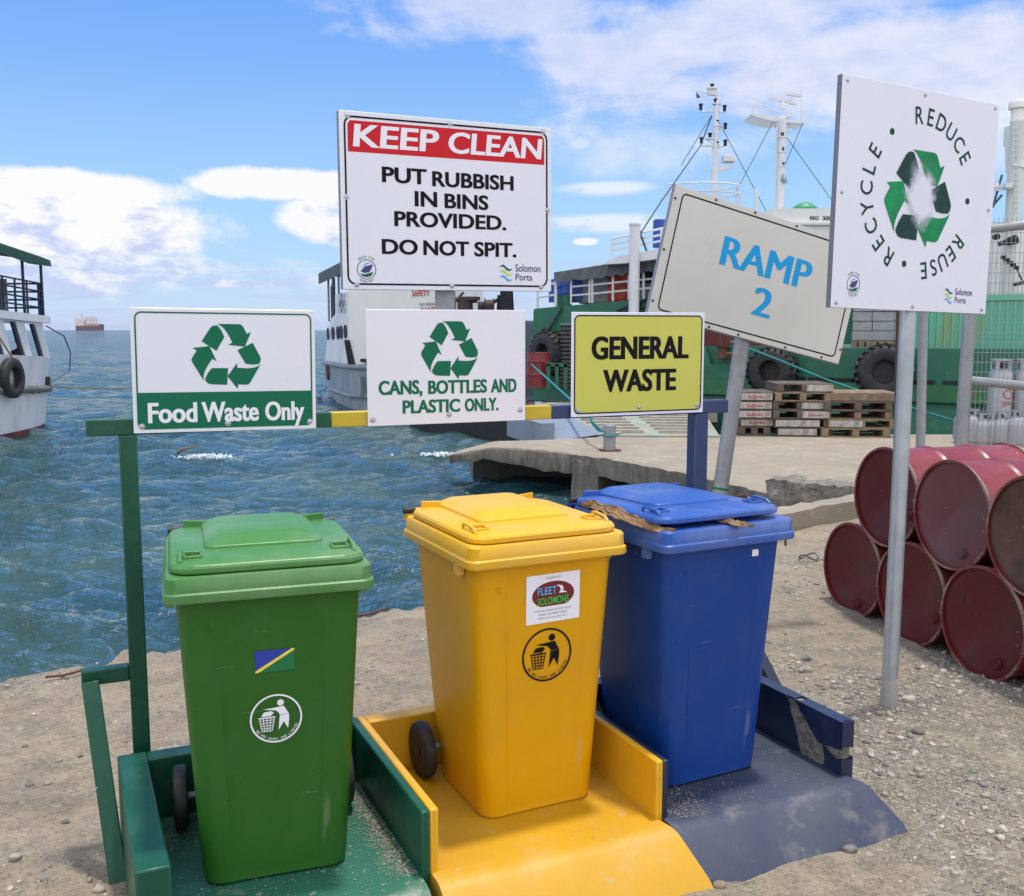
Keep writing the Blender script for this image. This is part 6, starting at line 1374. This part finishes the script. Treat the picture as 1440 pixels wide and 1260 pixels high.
for lab, u, v0, v1, y, r_, m in (('thin grey steel post behind the round sign pole', 1294, 641, 380, 12.6, .058, M_galvd), ('thin rusty brown post beside the round sign pole', 1262, 646, 380, 12.4, .055, mat('brown_post', (.055, .032, .028), .7, var=.3))):
    a, c = ony(u, v0, y), ony(u + 6, v1, y); dd = (c - a).normalized(); t = thing('steel_post', lab, 'post', (a.x, a.y, G)); b = MB(); b.cyl(a - dd * .2, c, r_, n=14); b.build('pipe', m, t, 40, world=True); b = MB(); b.lathe(tuple(a - Vector((0, 0, a.z - QZ))), [(.11, 0), (.11, .012), (0, .012)], (0, 0, 1), 14); b.build('foot_plate', M_rust, t, 40, world=True); b = MB(); b.lathe(tuple(c), [(r_ * 1.06, -.03), (r_ * 1.06, .0), (r_ * .6, .02), (0, .025)], tuple(dd), 14); b.build('cap', M_galvd, t, 40, world=True)

# ------------------------------------------------------------------ gas cylinders behind the fence
M_gas = mat('silver_gas_cylinder', (.34, .35, .37), .38, .35, var=.08, vscale=5, dirt=[((.32, .31, .30), .55, .72, 5, .4)])
def big_gas(label, u):
    p = onz(u, 617, QZ); t = thing('tall_gas_cylinder', label, 'gas cylinder', (p.x, p.y, QZ), 0, 'tall gas cylinders behind the fence'); r = .185
    b = MB(); b.lathe((0, 0, 0), [(r * .9, 0), (r * .9, .04), (r, .06), (r, .98), (r * .93, 1.06), (r * .6, 1.12), (0, 1.13)], (0, 0, 1), 26); b.build('body', M_gas, t, 40)
    b = MB()
    for k in range(4): a = pi / 4 + k * pi / 2; b.box((.14 * cos(a), .14 * sin(a), 1.16), (.05, .03, .20), rotz(a + pi / 2).to_3x3())
    b.lathe((0, 0, 1.24), [(.16, 0), (.165, .0), (.165, .03), (.16, .03), (.16, 0)], (0, 0, 1), 22); b.build('collar', M_gas, t, 40)
    MB().cyl((0, 0, 1.12), (0, 0, 1.22), .03, n=10).build('valve', M_rust, t, 40)
    d = Decal(); d.ring(0, 0, .06, .085, Mpr, 1, 26); d.text('gas', .0, -.2, .17, .09, Mpr, 1, .02); nv = len(d.v)
    d.v = [(x, y, z) for x, y, z in d.v]; out = []
    for x, y, z in d.v: a = (x + .05) / r; out.append((r * 1.006 * sin(a), -r * 1.006 * cos(a), .72 + y))
    d.v = out; d.put('logo', Matrix.Translation((p.x, p.y, QZ)), t)
    return t
big_gas('tall silver gas cylinder with a red ring mark, nearest the fence post', 1402); big_gas('tall silver gas cylinder with a red ring mark, at the right edge of the photo', 1436)
def small_gas(label, u, v=627, s=1.0):
    p = onz(u, v, QZ); t = thing('small_gas_cylinder', label, 'gas cylinder', (p.x, p.y, QZ), 0, 'small gas cylinders in a row behind the fence'); r = .125 * s
    b = MB(); b.lathe((0, 0, 0), [(r * .8, 0), (r * .8, .035), (r * .95, .05), (r, .09), (r, .29 * s), (r * .92, .35 * s), (r * .6, .40 * s), (.03, .42 * s), (0, .42 * s)], (0, 0, 1), 22); b.build('body', M_gas, t, 40)
    b = MB()
    for k in range(3): a = k * 2.1 + u; b.box((.075 * cos(a), .075 * sin(a), .42 * s), (.045, .012, .10), rotz(a + pi / 2).to_3x3())
    b.lathe((0, 0, .465 * s), [(.085, 0), (.09, 0), (.09, .018), (.085, .018), (.085, 0)], (0, 0, 1), 18); b.build('collar', M_gas, t, 40)
    MB().cyl((0, 0, .40 * s), (0, 0, .45 * s), .02, n=8).build('valve', M_dark, t, 40)
    return t
for lab, u, v, s in (('brightest small gas cylinder beside the fence post', 1352, 622, 1.05), ('second small gas cylinder from the fence post', 1366, 625, 1.12), ('third small gas cylinder from the fence post', 1380, 626, 1.0), ('fourth small gas cylinder from the fence post', 1393, 626, 1.0), ('fifth small gas cylinder from the fence post', 1407, 627, 1.05), ('rightmost small gas cylinder, in front of the tall ones', 1428, 628, 1.12)):
    small_gas(lab, u, v, s)

# ------------------------------------------------------------------ loose stones, sand and odds and ends on the ground
def pebble(b, x, y, z, s, r):
    t = (1 + sqrt(5)) / 2; vs = [(-1, t, 0), (1, t, 0), (-1, -t, 0), (1, -t, 0), (0, -1, t), (0, 1, t), (0, -1, -t), (0, 1, -t), (t, 0, -1), (t, 0, 1), (-t, 0, -1), (-t, 0, 1)]
    fs = [(0, 11, 5), (0, 5, 1), (0, 1, 7), (0, 7, 10), (0, 10, 11), (1, 5, 9), (5, 11, 4), (11, 10, 2), (10, 7, 6), (7, 1, 8), (3, 9, 4), (3, 4, 2), (3, 2, 6), (3, 6, 8), (3, 8, 9), (4, 9, 5), (2, 4, 11), (6, 2, 10), (8, 6, 7), (9, 8, 1)]
    R = Matrix.Rotation(r.uniform(0, 6.28), 3, 'Z') @ Matrix.Rotation(r.uniform(-.5, .5), 3, 'X'); k = (r.uniform(.8, 1.3), r.uniform(.6, 1.0), r.uniform(.4, .75))
    b.add([R @ Vector((p[0] * k[0] * r.uniform(.8, 1.2), p[1] * k[1] * r.uniform(.8, 1.2), p[2] * k[2])) * (s / 1.9) + Vector((x, y, z)) for p in vs], fs)
def in_bays(x, y):
    p = Vector((x, y, 0)) - O; a, c = p.dot(E1), p.dot(E2); return -.86 < a < 1.78 and -.24 < c < .83
r = random.Random(11); pbm = MB(); Mst = [mat('stone_a', (.30, .265, .22), .9, var=.3, vscale=20), mat('stone_b', (.44, .40, .34), .9, var=.2, vscale=20), mat('stone_c', (.17, .16, .145), .9, var=.3, vscale=20), mat('stone_d', (.28, .215, .16), .9, var=.25, vscale=20), mat('stone_e', (.17, .175, .16), .9, var=.25, vscale=20)]
n = 0
while n < 17000:
    if r.random() < .72: x, y = r.uniform(.8, 4.6), r.uniform(2.4, 7.6); wgt = 1.0 if (x > 1.45 and y < 5.2) else .35
    else: x, y = r.uniform(-3.2, 1.2), r.uniform(2.0, 5.6); wgt = .75 if (x < -1.1 and y < 3.4) else .3
    if r.random() > wgt or in_bays(x, y) or y > shore_y(x) - .15: continue
    if fbm(x * 1.6, y * 1.6, 4, 3) + .25 < r.random() * .5: continue
    s = min(.03, .0034 * (1 / max(.02, r.random())) ** .46) * (1 if r.random() > .006 else 1.5) * (1 if x > .8 else .75)
    pbm.use(r.choices(Mst, (5, 3, 1.6, .7, .5))[0]); pebble(pbm, x, y, gz(x, y) + s * .18, s, r); n += 1
g_ = pbm.build('gravel', None, None, 75); stuff(g_); g_['label'] = 'loose grey and tan gravel scattered over the ground'
def stone(label, u, v, s, m, seed):
    rr_ = random.Random(seed); p = onz(u, v, G); b = MB(); z = gz(p.x, p.y)
    rings = []; n_ = 14
    for k in range(7):
        f = k / 6 * pi; rings.append([Vector((p.x + s * sin(f) * cos(t) * (1 + .22 * fbm(cos(t) * 1.3 + seed, sin(t) * 1.3, f)), p.y + s * .8 * sin(f) * sin(t) * (1 + .22 * fbm(cos(t) * 1.3, sin(t) * 1.3 + seed, f)), z + s * .25 - s * .6 * cos(f) * (1 + .2 * fbm(cos(t) + seed, sin(t), f * 2)))) for t in (2 * pi * i / n_ for i in range(n_))])
    b.loft(rings); tag(b.build('stone', m, None, 40), label, 'stone', 'single stones on the ground')
stone('pale cream stone at the foot of the round sign pole', 1278, 980, .035, Mst[1], 1)
stone('grey rounded stone on the bare dirt between the blue bin and the drums', 1133, 939, .036, Mst[0], 2)
stone('dark green grey stone on the dirt above the grey rounded one', 1134, 922, .03, Mst[4], 3)
stone('brown stone at the corner where the yellow and blue ramps meet', 1012, 1247, .022, Mst[3], 4)
stone('dark stone lying in the gravel right of the broken navy wall', 1291, 1026, .03, Mst[2], 5)
stone('tan pebble beside the dark stone in the gravel', 1254, 1026, .018, Mst[3], 6)
stone('grey stone at the front edge of the blue ramp', 1195, 1197, .025, Mst[2], 7)
stone('clod of dried sand beside the green brace', 22, 1210, .022, Mst[0], 8)
stone('flat grey stone in the lower left corner', 140, 1252, .02, Mst[0], 9)
stone('dark stone on the sand left of the green brace', 92, 1158, .016, Mst[2], 10)
# sand swept into the bays
sand = MB(); M_sand = mat('swept_sand', (.27, .23, .175), .95, var=.25, vscale=30)
for k in range(5200):
    w_ = r.random()
    if w_ < .45: a, c = r.gauss(-.06, .03), r.uniform(.02, .6)
    elif w_ < .6: a, c = r.uniform(-.70, -.1), r.gauss(.55, .1)
    elif w_ < .75: a, c = r.gauss(.9, .05), r.gauss(.05, .12)
    elif w_ < .80: a, c = r.uniform(.85, 1.5), r.uniform(-.05, .4)
    else: a, c = r.uniform(-.7, .75), r.uniform(-.02, .6)
    if not (-.70 < a < 1.54) or abs(a) < .034 or abs(a - .81) < .034 or not (-.03 < c < .68): continue
    p = st(a, c); s = r.uniform(.0008, .0028); sand.use(M_sand if r.random() < .8 else Mst[1]); pebble(sand, p.x, p.y, .003 + s * .2, s, r)
s_ = sand.build('swept_grit', None, None, 0); stuff(s_); s_['label'] = 'grit and sand swept into the painted bays'
# cables and sticks
def gpt(u, v, dz=.012): p = onz(u, v, G); return (p.x, p.y, gz(p.x, p.y) + dz)
rope('brown rusty cable end lying on the sand near the left shore', [gpt(64, 956), gpt(85, 953), gpt(104, 950), gpt(121, 945)], .006, M_rust, 'cable', 0, 'cable')
rope('short rusty cable end on the concrete between the green and yellow bins', [gpt(488, 872, .02), gpt(510, 870, .02), gpt(528, 868, .03), gpt(545, 862, .035)], .008, M_rust, 'cable', 0, 'cable')
b = MB(); p = onz(1137, 788, G)
b.tube([(p.x + .07 * cos(t), p.y + .05 * sin(t), gz(p.x, p.y) + .03 + .02 * sin(2 * t)) for t in np.linspace(0, 9, 24)], .006, 5); tag(b.build('wire_coil', M_wire, None, 50), 'small tangled wire coil on the dirt beyond the blue bin', 'wire')
a = onz(242, 640, WZ + .05); c = onz(277, 628, WZ + .25); tag(MB().tube([a, a.lerp(c, .5) + Vector((0, 0, .04)), c], [.03, .025, .012], 6).build('driftwood', M_brown, None, 50), 'thin branch sticking out of the water between the bin and the boat', 'driftwood')
fo = MB(); p = onz(292, 645, WZ + .04); Mfo = mat('wave_foam', (.50, .56, .60), .8)
for k in range(420): x, y = p.x + r.gauss(0, .22) + .1 * sin(k), p.y + r.gauss(0, .13); s = r.uniform(.008, .03); fo.use(Mfo); pebble(fo, x, y, WZ + .07 + .05 * r.random() * (1 - min(1, abs(x - p.x) * 2)), s, r)
f_ = fo.build('foam', None, None, 40); stuff(f_); f_['label'] = 'white splash of foam on the water'
fo = MB(); p = onz(640, 642, WZ)
for k in range(160): x, y = p.x + r.gauss(-.1, .35), p.y + r.gauss(0, .15); s = r.uniform(.01, .04); fo.use(Mfo); pebble(fo, x, y, WZ + .05, s, r)
f_ = fo.build('foam', None, None, 40); stuff(f_); f_['label'] = 'white water breaking at the tip of the quay'
